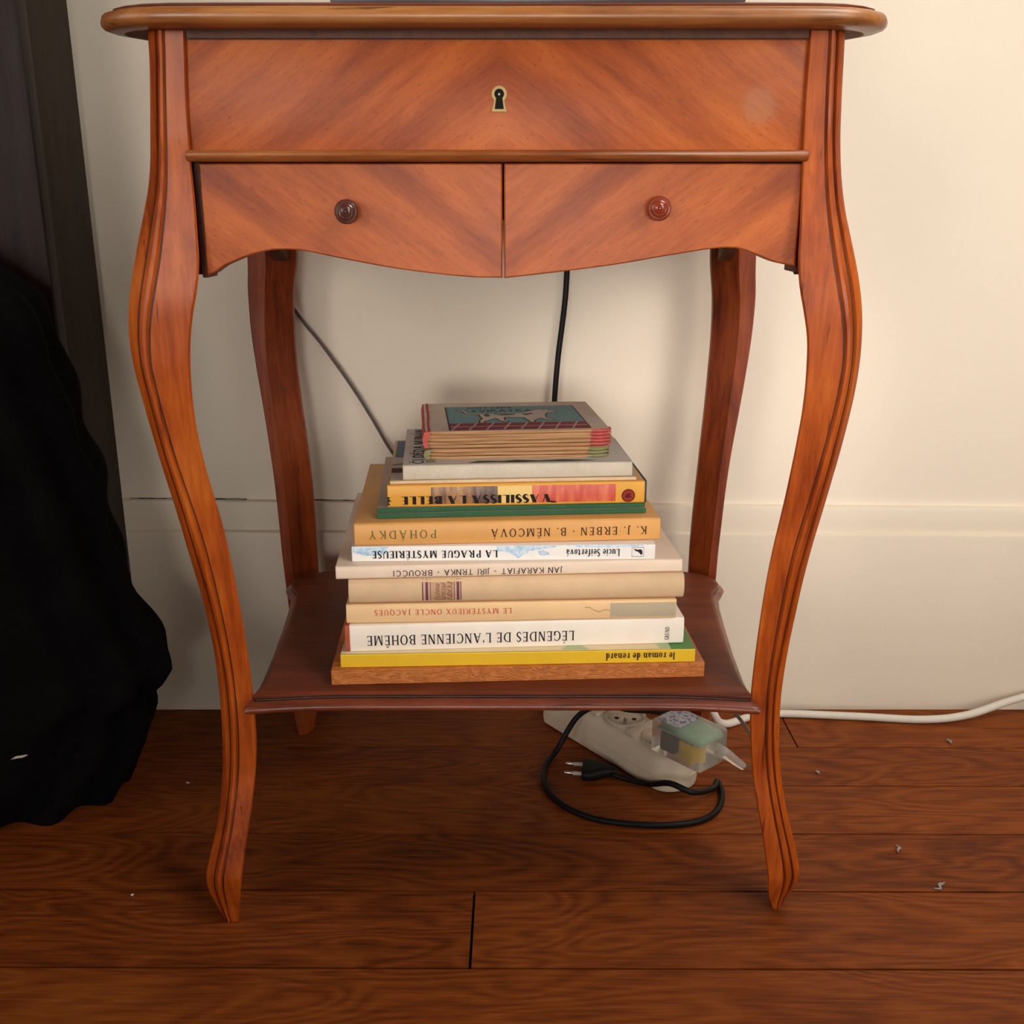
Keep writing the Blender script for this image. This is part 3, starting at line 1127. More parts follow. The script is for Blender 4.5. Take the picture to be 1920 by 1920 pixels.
class Book:
    def __init__(s, name, label, L, Rr, z, t, depth, cover, bulge=0.0006, r=0.0012, board=0.0022, pages=PAGE, top_mat=None, soft=False, skew=0.0, group=None):
        ang = math.atan2(Rr[1] - L[1], Rr[0] - L[0])
        s.w = math.hypot(Rr[0] - L[0], Rr[1] - L[1])
        s.t, s.d, s.bulge, s.r = t, depth, bulge, r
        s.root = empty(name, (L[0], L[1], z), ang)
        tag(s.root, label, 'book', group or 'books stacked on the table shelf')
        w, d, c = s.w, depth, board
        zs = []
        k = 8
        for i in range(k + 1):
            zs.append(r * (1 - math.cos(math.pi / 2 * i / k)))
        mid = [r + (t - 2 * r) * i / 8 for i in range(1, 8)]
        zz = zs + mid + [t - q for q in reversed(zs)]
        sec = [(d, 0.0)] + [(spine_y(q, t, bulge, r), q) for q in zz] + [(d, t), (d, t - c), (c + 0.0005, t - c), (c + 0.0005, c), (d, c)]
        nsec = len(sec)
        bm_ = bmesh.new()
        e = 0.0006
        rings = []
        for x, sh_ in ((0, e), (e, 0), (w * 0.33, 0), (w * 0.66, 0), (w - e, 0), (w, e)):
            rings.append([(x, y_ + (sh_ if y_ < d * 0.5 and i <= nsec - 6 else 0), min(max(q, sh_ * 0.7), t - sh_ * 0.7)) for i, (y_, q) in enumerate(sec)])
        add_rings(bm_, rings)
        if top_mat:
            bm_.normal_update()
            for f in bm_.faces:
                cm = f.calc_center_median()
                if cm.z > t - 0.0005 and cm.y > 0.004:
                    f.material_index = 1
        finish('cover', bm_, [cover, top_mat] if top_mat else cover, s.root, smooth=40)
        b2_ = bmesh.new()
        ins = 0.001 if soft else 0.0030
        add_box(b2_, (ins, c + 0.0006, c), (w - ins, d - ins, t - c))
        finish('page_block', b2_, pages, s.root, smooth=0)

    def spine_print(s, polys, mat, name='lettering', lift=0.00022, sub=1):
        bm_ = bmesh.new()
        for p in polys:
            add_poly(bm_, [(x, spine_y(z, s.t, s.bulge, s.r) - lift, z) for x, z in p])
        return finish(name, bm_, mat, s.root, smooth=0, recalc=False)

    def upside(s, pen, txt, fx0, fx1, fz, h, col, track=0.10, name='lettering', lift=0.00022):
        """text turned half round: starts at fraction fx0 (right) and ends at fx1 (left); fz = centre height fraction"""
        polys, wd = pen.text(txt, track)
        sx = (fx0 - fx1) * s.w / wd
        zb = fz * s.t + h / 2
        pp = [[(fx0 * s.w - a * sx, zb - b * h) for a, b in p] for p in polys]
        return s.spine_print(pp, ink(col), name, lift)

    def band(s, f0, f1, z0, z1, col, name='printed_band', lift=0.00012, skew=0.0, mat=None):
        polys = []
        n_ = 8
        for i in range(n_):
            a, b = z0 + (z1 - z0) * i / n_, z0 + (z1 - z0) * (i + 1) / n_
            sa, sb = skew * (a - z0) / (z1 - z0), skew * (b - z0) / (z1 - z0)
            polys.append([((f0 + sa) * s.w, a * s.t), ((f1 + sa) * s.w, a * s.t), ((f1 + sb) * s.w, b * s.t), ((f0 + sb) * s.w, b * s.t)])
        return s.spine_print(polys, mat or ink(col), name, lift)

    def top_print(s, polys, col, name='cover_print', lift=0.0002):
        bm_ = bmesh.new()
        for p in polys:
            add_poly(bm_, [(x * s.w, y_ * s.d, s.t + lift) for x, y_ in p])
        return finish(name, bm_, ink(col) if isinstance(col, tuple) else col, s.root, smooth=0, recalc=False)


G = 0.0001
Z = SHELF_Z

# 1 brown embossed album at the very bottom
t_emb = NT('embossed_brown')
vv = t_emb.coords(scale=(95, 95, 95))
vor = t_emb.n('ShaderNodeTexVoronoi')
vor.inputs['Scale'].default_value = 1.0
t_emb.l(vv, vor.inputs['Vector'])
wv = t_emb.noise(t_emb.coords(scale=(60, 60, 150)), 1.0, 2, 0.5, 1.5)
ringy = t_emb.math('ABSOLUTE', t_emb.math('SUBTRACT', vor.outputs['Distance'], 0.22))
ridge = t_emb.math('ABSOLUTE', t_emb.math('SUBTRACT', wv, 0.5))
hh = t_emb.math('MINIMUM', t_emb.math('MULTIPLY', ringy, 3.0), t_emb.math('MULTIPLY', ridge, 9.0), clamp=True)
t_emb.base(t_emb.ramp(t_emb.noise(vv, 1.5, 3, 0.6), [(0.3, (0.40, 0.115, 0.022)), (0.7, (0.52, 0.170, 0.038))]))
t_emb.bump(hh, 0.55, 0.0014)
M_emb = t_emb.set(rough=0.5, spec=0.35)
b0 = Book('brown_album', 'brown embossed hardback album at the very bottom of the book stack', (-0.1456, 0.0155), (0.1579, 0.0312), Z, 0.0128, 0.235, M_emb, bulge=0.0, r=0.0006)
Z += 0.0128 + G

# 2 yellow
M_yel = flat('yellow_spine', (0.75, 0.47, 0.022), rough=0.4, var=0.06, spec=0.4)
M_grn_cover = flat('green_cover', (0.050, 0.200, 0.030), rough=0.4, var=0.1)
b1 = Book('yellow_book', 'thin bright yellow book with a green cover, second from the bottom of the stack', (-0.1385, 0.0208), (0.1499, 0.0320), Z, 0.0113, 0.225, M_yel, bulge=0.0, r=0.0007, top_mat=M_grn_cover)
b1.upside(SERIF_B, 'le roman de renard', 0.942, 0.745, 0.50, 0.0064, (0.050, 0.018, 0.006), track=0.05)
b1.top_print([[(0.001, 0.004), (0.93, 0.004), (0.93, 0.98), (0.001, 0.98)]], (0.74, 0.60, 0.38), 'cover_picture')
for pq in ([(0.90, 0.01), (0.93, 0.01), (0.93, 0.06), (0.89, 0.06)], [(0.62, 0.015), (0.70, 0.01), (0.68, 0.05), (0.64, 0.05)]):
    b1.top_print([pq], (0.42, 0.50, 0.28), 'cover_picture', 0.0003)
Z += 0.0113 + G

# 3 Légendes
M_cream_w = flat('white_jacket', (0.86, 0.77, 0.67), rough=0.42, var=0.07, scale=60)
b2 = Book('white_jacket_book', 'thick cream-white hardback with large black spine lettering and a red end', (-0.1310, 0.0258), (0.1416, 0.0439), Z, 0.0228, 0.215, M_cream_w, bulge=0.0008, r=0.0016)
b2.upside(SERIF, "LÉGENDES DE L'ANCIENNE BOHÊME", 0.668, 0.050, 0.43, 0.0086, (0.012, 0.014, 0.018), track=0.10)
polys, wd = SERIF_B.text('GRÜND', 0.10)
sx = 0.0118 / wd
b2.spine_print([[(0.955 * b2.w - b * 0.0036, 0.16 * b2.t + a * sx) for a, b in p] for p in polys], ink((0.05, 0.045, 0.045)), 'lettering')
bm = bmesh.new()
secr = [(spine_y(b2.t * q / 10, b2.t, b2.bulge, b2.r) + 0.0003, b2.t * q / 10 * 0.97 + 0.0003) for q in range(11)]
add_rings(bm, [[(x, yy, zz) for yy, zz in secr] + [(x, 0.16, secr[-1][1]), (x, 0.16, secr[0][1])] for x in (-0.0035, 0.0)])
o = finish('cloth_edge', bm, flat('red_cloth', (0.42, 0.085, 0.045), rough=0.75, var=0.2), b2.root)
o['label'] = 'red cloth edge of the cover under the jacket'
Z += 0.0228 + G

# 4 Mystérieux oncle
M_cream_y = flat('yellowed_cream', (0.80, 0.535, 0.285), rough=0.55, var=0.10, scale=50)
b3 = Book('cream_paperback', 'yellowed cream book with small red spine lettering and a grey-patched end', (-0.1335, 0.0298), (0.1342, 0.0421), Z, 0.0166, 0.205, M_cream_y, bulge=0.0010, r=0.0022)
b3.upside(SERIF_L, 'LE MYSTÉRIEUX ONCLE JACQUES', 0.498, 0.084, 0.58, 0.0046, (0.50, 0.075, 0.030), track=0.16)
b3.band(0.797, 0.9985, 0.02, 0.98, (0.47, 0.385, 0.265), 'faded_patch')
cr = [(0.72, 0.66), (0.735, 0.64), (0.748, 0.5), (0.765, 0.42), (0.775, 0.5), (0.79, 0.52), (0.797, 0.46)]
b3.spine_print([[(a[0] * b3.w, a[1] * b3.t), (b[0] * b3.w, b[1] * b3.t), (b[0] * b3.w, (b[1] + 0.045) * b3.t), (a[0] * b3.w, (a[1] + 0.045) * b3.t)] for a, b in zip(cr[:-1], cr[1:])],
               ink((0.40, 0.27, 0.15)), 'crease')
Z += 0.0166 + G

# 5 beige with label
M_beige = flat('beige_cloth', (0.66, 0.455, 0.275), rough=0.7, var=0.12, scale=70, bumps=0.1)
b4 = Book('beige_book', 'plain beige round-backed book with a small purple-lined title label on its spine', (-0.1308, 0.0307), (0.1399, 0.0448), Z, 0.0208, 0.195, M_beige, bulge=0.0030, r=0.0035)
PUR, PNK = (0.155, 0.050, 0.060), (0.56, 0.36, 0.29)
for f0, f1, col in ((0.2165, 0.3325, (0.52, 0.315, 0.195)), (0.2165, 0.220, PUR), (0.220, 0.2265, PNK), (0.2265, 0.2345, PUR), (0.2345, 0.2395, PNK), (0.2395, 0.2425, (0.26, 0.12, 0.07)),
                    (0.3105, 0.3135, (0.26, 0.12, 0.07)), (0.3135, 0.3185, PNK), (0.3185, 0.3265, PUR), (0.3265, 0.3295, PNK), (0.3295, 0.3325, PUR)):
    b4.band(f0, f1, 0.03, 0.97, col, 'title_label', lift=0.00012 if f1 - f0 > 0.05 else 0.0002)
for txt, fx, hh_, z0, z1 in (('Božena', 0.268, 0.0045, 0.12, 0.80), ('Němcová', 0.285, 0.0045, 0.10, 0.82), ('Babička', 0.306, 0.0062, 0.10, 0.86)):
    polys, wd = SCRIPT.text(txt, 0.05)
    sx = (z1 - z0) * b4.t / wd
    b4.spine_print([[(fx * b4.w - b * hh_, z0 * b4.t + a * sx) for a, b in p] for p in polys], ink((0.24, 0.11, 0.06)), 'lettering', 0.0003)
Z += 0.0208 + G

# 6 pinkish white
M_pinkw = flat('pinkish_white', (0.80, 0.635, 0.50), rough=0.5, var=0.07, scale=45)
b5 = Book('wide_pale_book', 'wide pinkish-white hardback with thin black sans spine lettering', (-0.1405, 0.0308), (0.1388, 0.0496), Z, 0.0109, 0.222, M_pinkw, bulge=0.0006, r=0.0020)
b5.upside(SANS, 'JAN KARAFIÁT - JIŘÍ TRNKA - BROUČCI', 0.648, 0.163, 0.40, 0.0050, (0.040, 0.026, 0.022), track=0.16)
Z += 0.0109 + G

# 7 white and blue
M_white = flat('white_gloss', (0.86, 0.83, 0.80), rough=0.3, var=0.03, spec=0.45)
b6 = Book('white_blue_book', 'glossy white book with light blue watercolour patches on its spine', (-0.1291, 0.0434), (0.1162, 0.0499), Z, 0.0125, 0.175, M_white, bulge=0.0002, r=0.0006)
b6.upside(SERIF_B, 'LA PRAGUE MYSTÉRIEUSE', 0.480, 0.066, 0.46, 0.0062, (0.014, 0.014, 0.020), track=0.08)
b6.upside(SERIF_B, 'Lucie Seifertová', 0.883, 0.705, 0.47, 0.0062, (0.014, 0.014, 0.018), track=0.06)
blue = [[(0.004, 0.98), (0.125, 0.98), (0.11, 0.80), (0.125, 0.62), (0.09, 0.42), (0.045, 0.40), (0.012, 0.58), (0.004, 0.66)],
        [(0.475, 0.98), (0.70, 0.98), (0.62, 0.74), (0.585, 0.70), (0.575, 0.42), (0.566, 0.48), (0.555, 0.22), (0.545, 0.12), (0.538, 0.30), (0.525, 0.42), (0.505, 0.62), (0.49, 0.70), (0.478, 0.64)],
        [(0.612, 0.60), (0.628, 0.70), (0.645, 0.56), (0.650, 0.38), (0.632, 0.28), (0.616, 0.36)],
        [(0.70, 0.98), (0.98, 0.98), (0.98, 0.90), (0.84, 0.84), (0.74, 0.88)]]


def fan(poly):
    cx_ = sum(p[0] for p in poly) / len(poly)
    cy_ = sum(p[1] for p in poly) / len(poly)
    return [[(cx_, cy_), poly[i], poly[(i + 1) % len(poly)]] for i in range(len(poly))]


t_b = NT('blue_wash')
t_b.base(t_b.ramp(t_b.noise(t_b.coords(), 210, 4, 0.6), [(0.35, (0.30, 0.50, 0.72)), (0.52, (0.52, 0.68, 0.82)), (0.68, (0.80, 0.82, 0.84))]))
M_wash = t_b.set(rough=0.35)
for pl in blue:
    b6.spine_print([[(x * b6.w, z * b6.t) for x, z in tri] for tri in fan(pl)], M_wash, 'blue_patch', 0.00014)
fx0, fx1 = 0.922, 0.962
lg = (0.12, 0.12, 0.13)
b6.spine_print([[(a * b6.w, c * b6.t), (b * b6.w, c * b6.t), (b * b6.w, d * b6.t), (a * b6.w, d * b6.t)] for a, b, c, d in
                ((fx0, fx1, 0.18, 0.21), (fx0, fx1, 0.80, 0.83), (fx0, fx0 + 0.0012, 0.18, 0.83), (fx1 - 0.0012, fx1, 0.18, 0.83))], ink(lg), 'emblem_frame')
em = [(0.927, 0.72), (0.934, 0.58), (0.944, 0.50), (0.953, 0.30), (0.958, 0.36), (0.957, 0.58), (0.951, 0.70), (0.942, 0.66), (0.934, 0.70)]
b6.spine_print([[(x * b6.w, z * b6.t) for x, z in tri] for tri in fan(em)], ink((0.02, 0.02, 0.022)), 'emblem')
Z += 0.0125 + G

# 8 orange
M_orange = flat('orange_tan_jacket', (0.70, 0.355, 0.110), rough=0.42, var=0.09, scale=50)
b7 = Book('orange_book', 'orange-tan hardback with spaced dark and green serif spine lettering', (-0.1266, 0.0446), (0.1212, 0.0612), Z, 0.0190, 0.200, M_orange, bulge=0.0012, r=0.0022)
b7.upside(SERIF_L, 'K. J. ERBEN · B. NĚMCOVÁ', 0.955, 0.442, 0.48, 0.0069, (0.060, 0.018, 0.010), track=0.20)
b7.upside(SERIF_L, 'POHÁDKY', 0.266, 0.047, 0.50, 0.0069, (0.140, 0.130, 0.045), track=0.26)
Z += 0.0190 + G

# 9, 10 green quarter-bound books
M_gspine = flat('green_cloth', (0.030, 0.105, 0.048), rough=0.75, var=0.25, scale=300, bumps=0.2)
M_greyc = flat('grey_board', (0.43, 0.355, 0.28), rough=0.75, var=0.14, scale=60)
b8 = Book('green_book', 'thin green cloth-backed book, the lower of the two green ones', (-0.1095, 0.0573), (0.1109, 0.0745), Z, 0.0042, 0.185, M_gspine, bulge=0.0002, r=0.0007, board=0.0012, top_mat=M_greyc)
Z += 0.0042 + G
b9 = Book('green_book', 'thin green cloth-backed book with a grey cover, the upper of the two green ones', (-0.1092, 0.0590), (0.1101, 0.0765), Z, 0.0042, 0.180, M_gspine, bulge=0.0002, r=0.0007, board=0.0012, top_mat=M_greyc)
Z += 0.0042 + G

# 11 picture spine
M_amber = flat('amber_jacket', (0.74, 0.36, 0.050), rough=0.38, var=0.12, scale=40)
b10 = Book('picture_spine_book', 'thick book whose amber spine is printed with brown, yellow and red picture bands', (-0.1010, 0.0609), (0.1092, 0.0749), Z, 0.0188, 0.165, M_amber, bulge=0.0008, r=0.0016,
           top_mat=flat('tan_cover', (0.58, 0.33, 0.15), rough=0.5))


def streak(name, d, m_, l, ang=0.6):
    t = NT(name)
    v = t.coords(scale=(150, 150, 22), rot=(0, ang, 0))
    t.base(t.ramp(t.noise(v, 1.0, 4, 0.6), [(0.34, d), (0.5, m_), (0.66, l)]))
    return t.set(rough=0.4)


b10.band(0.168, 0.335, 0.0, 1.0, None, 'picture_band', mat=streak('brown_streaks', (0.10, 0.045, 0.03), (0.32, 0.155, 0.065), (0.50, 0.27, 0.11)))
b10.band(0.335, 0.425, 0.0, 1.0, None, 'picture_band', mat=streak('dark_streaks', (0.055, 0.03, 0.025), (0.14, 0.08, 0.06), (0.34, 0.19, 0.11)), skew=0.0)
b10.band(0.425, 0.558, 0.0, 1.0, (0.80, 0.56, 0.20), 'picture_band')
b10.band(0.558, 0.885, 0.0, 1.0, None, 'picture_band', mat=streak('red_curtain', (0.44, 0.045, 0.035), (0.62, 0.105, 0.065), (0.72, 0.20, 0.10), 0.9))
b10.spine_print([[(0.885 * b10.w, 0.97 * b10.t), (0.86 * b10.w, 0.97 * b10.t), (0.91 * b10.w, 0.50 * b10.t), (0.90 * b10.w, 0.06 * b10.t), (0.885 * b10.w, 0.05 * b10.t)]],
                ink((0.72, 0.37, 0.06)), 'picture_band', 0.0002)
b10.upside(DECO, 'VASSILISSA LA BELLE', 0.632, 0.052, 0.31, 0.0070, (0.016, 0.010, 0.010), track=0.10, lift=0.0003)
b10.spine_print([[(0.632 * b10.w, 0.10 * b10.t), (0.655 * b10.w, 0.10 * b10.t), (0.652 * b10.w, 0.16 * b10.t), (0.625 * b10.w, 0.20 * b10.t)]], ink((0.016, 0.010, 0.010)), 'lettering', 0.0003)
for rr_, col, lf in ((0.0056, (0.06, 0.012, 0.012), 0.0003), (0.0048, (0.30, 0.028, 0.020), 0.0004)):
    cxx, czz = 0.935 * b10.w, 0.36 * b10.t
    b10.spine_print([[(cxx + rr_ * math.cos(2 * math.pi * k / 24), czz + rr_ * math.sin(2 * math.pi * k / 24)) for k in range(24)]], ink(col), 'publisher_emblem', lf)
b10.spine_print([[(cxx - 0.003, czz - 0.001), (cxx - 0.001, czz - 0.002), (cxx + 0.003, czz - 0.001), (cxx + 0.001, czz + 0.0005), (cxx + 0.0025, czz + 0.002), (cxx - 0.001, czz + 0.002)]],
                ink((0.07, 0.014, 0.012)), 'publisher_emblem', 0.0005)
# dark green end of the boards at the right hand side
bm = bmesh.new()
secd = [(0.0015, 0.0), (0.0006, 0.002), (0.0006, 0.0168), (0.0015, 0.0186), (0.165, 0.0186), (0.165, 0.0)]
add_rings(bm, [[(x, yy, zz) for yy, zz in secd] for x in (b10.w, b10.w + 0.0016)])
o = finish('board_edge', bm, flat('dark_green_board', (0.022, 0.045, 0.032), rough=0.6), b10.root)
o['label'] = 'dark green board edge'
chips = [[(0.0 * b10.w, 0.50 * b10.t), (0.014 * b10.w, 0.46 * b10.t), (0.006 * b10.w, 0.40 * b10.t), (0.016 * b10.w, 0.30 * b10.t), (0.004 * b10.w, 0.24 * b10.t), (0.012 * b10.w, 0.12 * b10.t), (0.0, 0.10 * b10.t)]]
b10.spine_print(chips, ink((0.035, 0.03, 0.02)), 'torn_corner', 0.0004)
Z += 0.0188 + G

# 12 thin cream
M_thin = flat('thin_cream', (0.72, 0.50, 0.30), rough=0.55, var=0.1)
M_thincov = flat('thin_cover', (0.46, 0.385, 0.31), rough=0.5, var=0.1)
b11 = Book('thin_cream_book', 'very thin cream booklet with a blue-patched cover under the grey-white book', (-0.0987, 0.0620), (0.1020, 0.0755), Z, 0.0032, 0.150, M_thin, bulge=0.0002, r=0.0012, board=0.0008, top_mat=M_thincov, soft=True)
b11.top_print([[(0.004, 0.54), (0.11, 0.54), (0.11, 0.98), (0.004, 0.98)]], (0.115, 0.165, 0.225), 'cover_picture')
b11.top_print([[(0.0, 0.17), (0.11, 0.17), (0.11, 0.28), (0.0, 0.28)]], (0.080, 0.028, 0.022), 'cover_picture')
b11.top_print([[(0.0, 0.36), (0.08, 0.42), (0.11, 0.45), (0.11, 0.43), (0.08, 0.40), (0.0, 0.34)]], (0.10, 0.06, 0.05), 'cover_picture')
Z += 0.0032 + G

# 13 grey-white
M_gw = flat('grey_white_linen', (0.62, 0.545, 0.435), rough=0.75, var=0.12, scale=260, bumps=0.15)
M_gwcov = flat('grey_white_cover', (0.60, 0.54, 0.49), rough=0.5, var=0.06)
b12 = Book('grey_white_book', 'grey-white hardback with a blank spine below the two little books', (-0.0880, 0.0628), (0.0985, 0.0764), Z, 0.0125, 0.142, M_gw, bulge=0.0010, r=0.0016, top_mat=M_gwcov)
polys, wd = SANS_B.text('ČI DĚDA MUINÁNI', 0.10)
sx = 0.94 / wd
b12.top_print([[(0.090 - b * 0.050, 0.035 + a * sx) for a, b in p] for p in polys], (0.03, 0.03, 0.03), 'lettering')
b12.top_print([[(0.092, 0.02), (0.985, 0.02), (0.985, 0.0215), (0.092, 0.0215)]], (0.10, 0.11, 0.09), 'cover_line')
leaf = [(0.28, 0.03), (0.33, 0.075), (0.42, 0.06), (0.50, 0.085), (0.60, 0.06), (0.70, 0.08), (0.85, 0.05), (0.72, 0.035), (0.60, 0.04), (0.50, 0.028), (0.40, 0.04)]
b12.top_print(fan(leaf), (0.030, 0.055, 0.022), 'cover_picture', 0.00025)
b12.top_print([[(0.10, 0.05), (0.14, 0.05), (0.14, 0.97), (0.10, 0.97)]], (0.33, 0.36, 0.22), 'cover_picture')
Z += 0.0125 + G


# 14, 15 little board books, fore edge to the viewer
def board_book(name, label, L, Rr, z, t, depth, leaf_n, edge_mat, cloth, top_mat, seed):
    rnd = random.Random(seed)
    ang = math.atan2(Rr[1] - L[1], Rr[0] - L[0])
    w = math.hypot(Rr[0] - L[0], Rr[1] - L[1])
    root = empty(name, (L[0], L[1], z), ang)
    tag(root, label, 'book', 'books stacked on the table shelf')
    th_ = t / leaf_n
    for i in range(leaf_n):
        bm_ = bmesh.new()
        j = rnd.uniform(-0.0007, 0.0007)
        jy = rnd.uniform(0.0, 0.0012)
        q = rnd.uniform(0.80, 0.93)
        nx = 10
        rings = []
        for k in range(nx + 1):
            x = w * k / nx
            e = 0.0016 if k in (0, nx) else 0.0
            zz0 = i * th_ + rnd.uniform(0, 0.00016)
            if i == 0:
                zz0 = 0.0
            zz1 = zz0 + th_ * (q if i < leaf_n - 1 else 0.98)
            if i == leaf_n - 1:
                zz1 = t
            y0_ = jy + rnd.uniform(-0.0003, 0.0003) + e * 1.3
            rings.append([(x + j, y0_ + 0.0003, zz0), (x + j, y0_, zz0 + th_ * 0.2), (x + j, y0_, zz1 - th_ * 0.15), (x + j, y0_ + 0.0003, zz1), (x + j, depth - e, zz1), (x + j, depth - e, zz0)])
        add_rings(bm_, rings)
        if i == leaf_n - 1 and top_mat:
            bm_.normal_update()
            for f in bm_.faces:
                if abs(f.normal.z) > 0.9 and f.calc_center_median().z > t - 0.0004:
                    f.material_index = 1
        o_ = finish('board_page', bm_, [edge_mat, top_mat] if top_mat else edge_mat, root, smooth=30)
    # cloth spine on the left and frayed corner on the right
    bm_ = bmesh.new()
    rings = []
    for k in range(9):
        yy = depth * k / 8
        jx = rnd.uniform(-0.0005, 0.0005)
        rings.append([(-0.0012 + jx, yy, 0.0004), (-0.0028 + jx, yy, t * 0.25), (-0.0030 + jx, yy, t * 0.6), (-0.0016 + jx, yy, t * 0.97), (0.0035 + jx, yy, t + 0.0003), (0.0038 + jx, yy, t - 0.0004), (0.0010, yy, t * 0.5), (0.002, yy, 0.0004)])
    add_rings(bm_, rings)
    finish('cloth_spine', bm_, cloth, root, smooth=50)
    bm_ = bmesh.new()
    for i in range(leaf_n):
        z0 = t * i / leaf_n
        x0 = w - 0.010 + rnd.uniform(-0.001, 0.001)
        r0 = th_ * 0.5
        add_tube(bm_, [(x0 - 0.006, 0.0006, z0 + r0), (x0, -0.0004, z0 + r0), (x0 + 0.006, 0.0010, z0 + r0 * 1.05), (w + 0.0006, 0.0045, z0 + r0), (w + 0.0010, 0.012, z0 + r0)],
                 lambda u_: r0 * (0.55 + 0.42 * math.sin(math.pi * min(1, u_ + 0.15))), n=8, sub=4)
    finish('frayed_corner', bm_, cloth, root, smooth=60)
    return root, w


cloth_g = flat('green_frayed_cloth', (0.26, 0.245, 0.115), rough=0.95, var=0.35, scale=500, bumps=0.5)
cloth_p = flat('pink_cloth', (0.56, 0.105, 0.090), rough=0.8, var=0.25, scale=260, bumps=0.3)
r13, w13 = board_book('small_board_book', 'small old board book with frayed green corners, second from the top', (-0.0689, 0.0814), (0.0800, 0.0926), Z, 0.0084, 0.128, 3, PAGE_OLD, cloth_g, None, 3)
Z += 0.0084 + 0.0004
cov = flat('worn_card', (0.72, 0.60, 0.49), rough=0.6, var=0.16, scale=90)
r14, w14 = board_book('picture_board_book', 'small board book on top of the stack with a spotted dog on its blue cover', (-0.0703, 0.0838), (0.0822, 0.0955), Z, 0.0140, 0.127, 5, PAGE_OLD, cloth_p, cov, 8)
r14.rotation_euler[2] += R(1.0)


def cover(polys, col, lift, name='cover_print'):
    bm_ = bmesh.new()
    for p in polys:
        add_poly(bm_, [(x * w14, y_ * 0.127, 0.0140 + lift) for x, y_ in p])
    return finish(name, bm_, ink(col), r14, smooth=0, recalc=False)


TEAL, WINE, LINE = (0.170, 0.330, 0.345), (0.26, 0.022, 0.050), (0.60, 0.48, 0.42)
cover([[(0.125, 0.03), (0.900, 0.03), (0.895, 0.84), (0.120, 0.84)]], (0.03, 0.025, 0.03), 0.00015, 'picture_border')
cover([[(0.133, 0.03), (0.892, 0.03), (0.887, 0.83), (0.128, 0.83)]], TEAL, 0.00025, 'picture_ground')
cover([[(0.133, 0.03), (0.892, 0.03), (0.890, 0.245), (0.131, 0.245)]], WINE, 0.0003, 'picture_floor')
cover([[(0.133 + 0.094 * k, 0.03), (0.145 + 0.094 * k, 0.03), (0.196 + 0.094 * k, 0.245), (0.186 + 0.094 * k, 0.245)] for k in range(8)] +
      [[(0.133, 0.125), (0.890, 0.125), (0.890, 0.142), (0.133, 0.142)]], LINE, 0.00035, 'picture_floor')
dog = [(0.30, 0.245), (0.325, 0.245), (0.335, 0.30), (0.40, 0.40), (0.42, 0.30), (0.46, 0.27), (0.47, 0.29), (0.445, 0.34), (0.455, 0.43), (0.56, 0.41), (0.58, 0.30), (0.585, 0.25), (0.61, 0.25),
       (0.615, 0.31), (0.66, 0.38), (0.71, 0.29), (0.73, 0.29), (0.69, 0.40), (0.695, 0.50), (0.715, 0.58), (0.765, 0.585), (0.775, 0.61), (0.74, 0.65), (0.72, 0.70), (0.66, 0.695), (0.61, 0.63), (0.56, 0.57),
       (0.40, 0.565), (0.335, 0.565), (0.255, 0.60), (0.235, 0.70), (0.19, 0.74), (0.185, 0.72), (0.215, 0.68), (0.235, 0.58), (0.31, 0.535), (0.315, 0.46), (0.325, 0.40), (0.305, 0.33)]


def outline(poly, wdt):
    out = []
    for a, b in zip(poly, poly[1:] + poly[:1]):
        d = Vector((b[0] - a[0], b[1] - a[1]))
        if d.length < 1e-6:
            continue
        d.normalize()
        nx, ny = -d.y * wdt, d.x * wdt
        out.append([(a[0] + nx, a[1] + ny), (a[0] - nx, a[1] - ny), (b[0] - nx, b[1] - ny), (b[0] + nx, b[1] + ny)])
    return out


cover([dog], (0.60, 0.52, 0.43), 0.00040, 'dog_picture')
cover(outline(dog, 0.0036), (0.025, 0.02, 0.02), 0.00045, 'dog_picture')
spots = []
for cx_, cy_, rx, ry in ((0.355, 0.505, 0.018, 0.05), (0.47, 0.52, 0.055, 0.03), (0.585, 0.52, 0.022, 0.03), (0.615, 0.545, 0.012, 0.025), (0.41, 0.55, 0.012, 0.02), (0.70, 0.66, 0.008, 0.015)):
    spots.append([(cx_ + rx * math.cos(2 * math.pi * k / 14), cy_ + ry * math.sin(2 * math.pi * k / 14)) for k in range(14)])
cover(spots, (0.10, 0.085, 0.07), 0.00047, 'dog_picture')
for txt, x0, x1, y0, hgt in (('JOSEF LADA', 0.25, 0.52, 0.755, 0.055), ('ZVÍŘÁTKA', 0.27, 0.63, 0.63, 0.075)):
    polys, wd = SANS_B.text(txt, 0.14)
    sx = (x1 - x0) / wd
    cover([[(x0 + a * sx, y0 + b * hgt) for a, b in p] for p in polys], (0.02, 0.03, 0.045), 0.00038, 'lettering')

# ------------------------------------------------------------------ things around the table
# dark wooden wardrobe against the wall at the left
M_dark = wood('dark_oak', (0.010, 0.0045, 0.004), (0.026, 0.012, 0.011), (0.055, 0.027, 0.027), 2, rough=0.45, coat=0.0, blot=0.3, spec=0.22)
M_dark2 = wood('dark_oak_side', (0.012, 0.007, 0.004), (0.024, 0.014, 0.008), (0.034, 0.021, 0.013), 2, rough=0.6, coat=0.0, blot=0.3, spec=0.25)
ward = empty('wardrobe', (-0.85, 0.32, 0))
tag(ward, 'tall dark-stained wooden wardrobe end standing against the wall', 'wardrobe')
WO = Vector((0.85, -0.32, 0))
bm = bmesh.new()
add_box(bm, (-1.40, 0.275, 0.0), (-0.438, 0.3715, 1.9), 0.0015)
o = finish('side_panel', bm, M_dark2, ward)
o.location = WO
bm = bmesh.new()
add_box(bm, (-1.40, 0.256, 0.0), (-0.4365, 0.2755, 1.9), 0.004, 3)
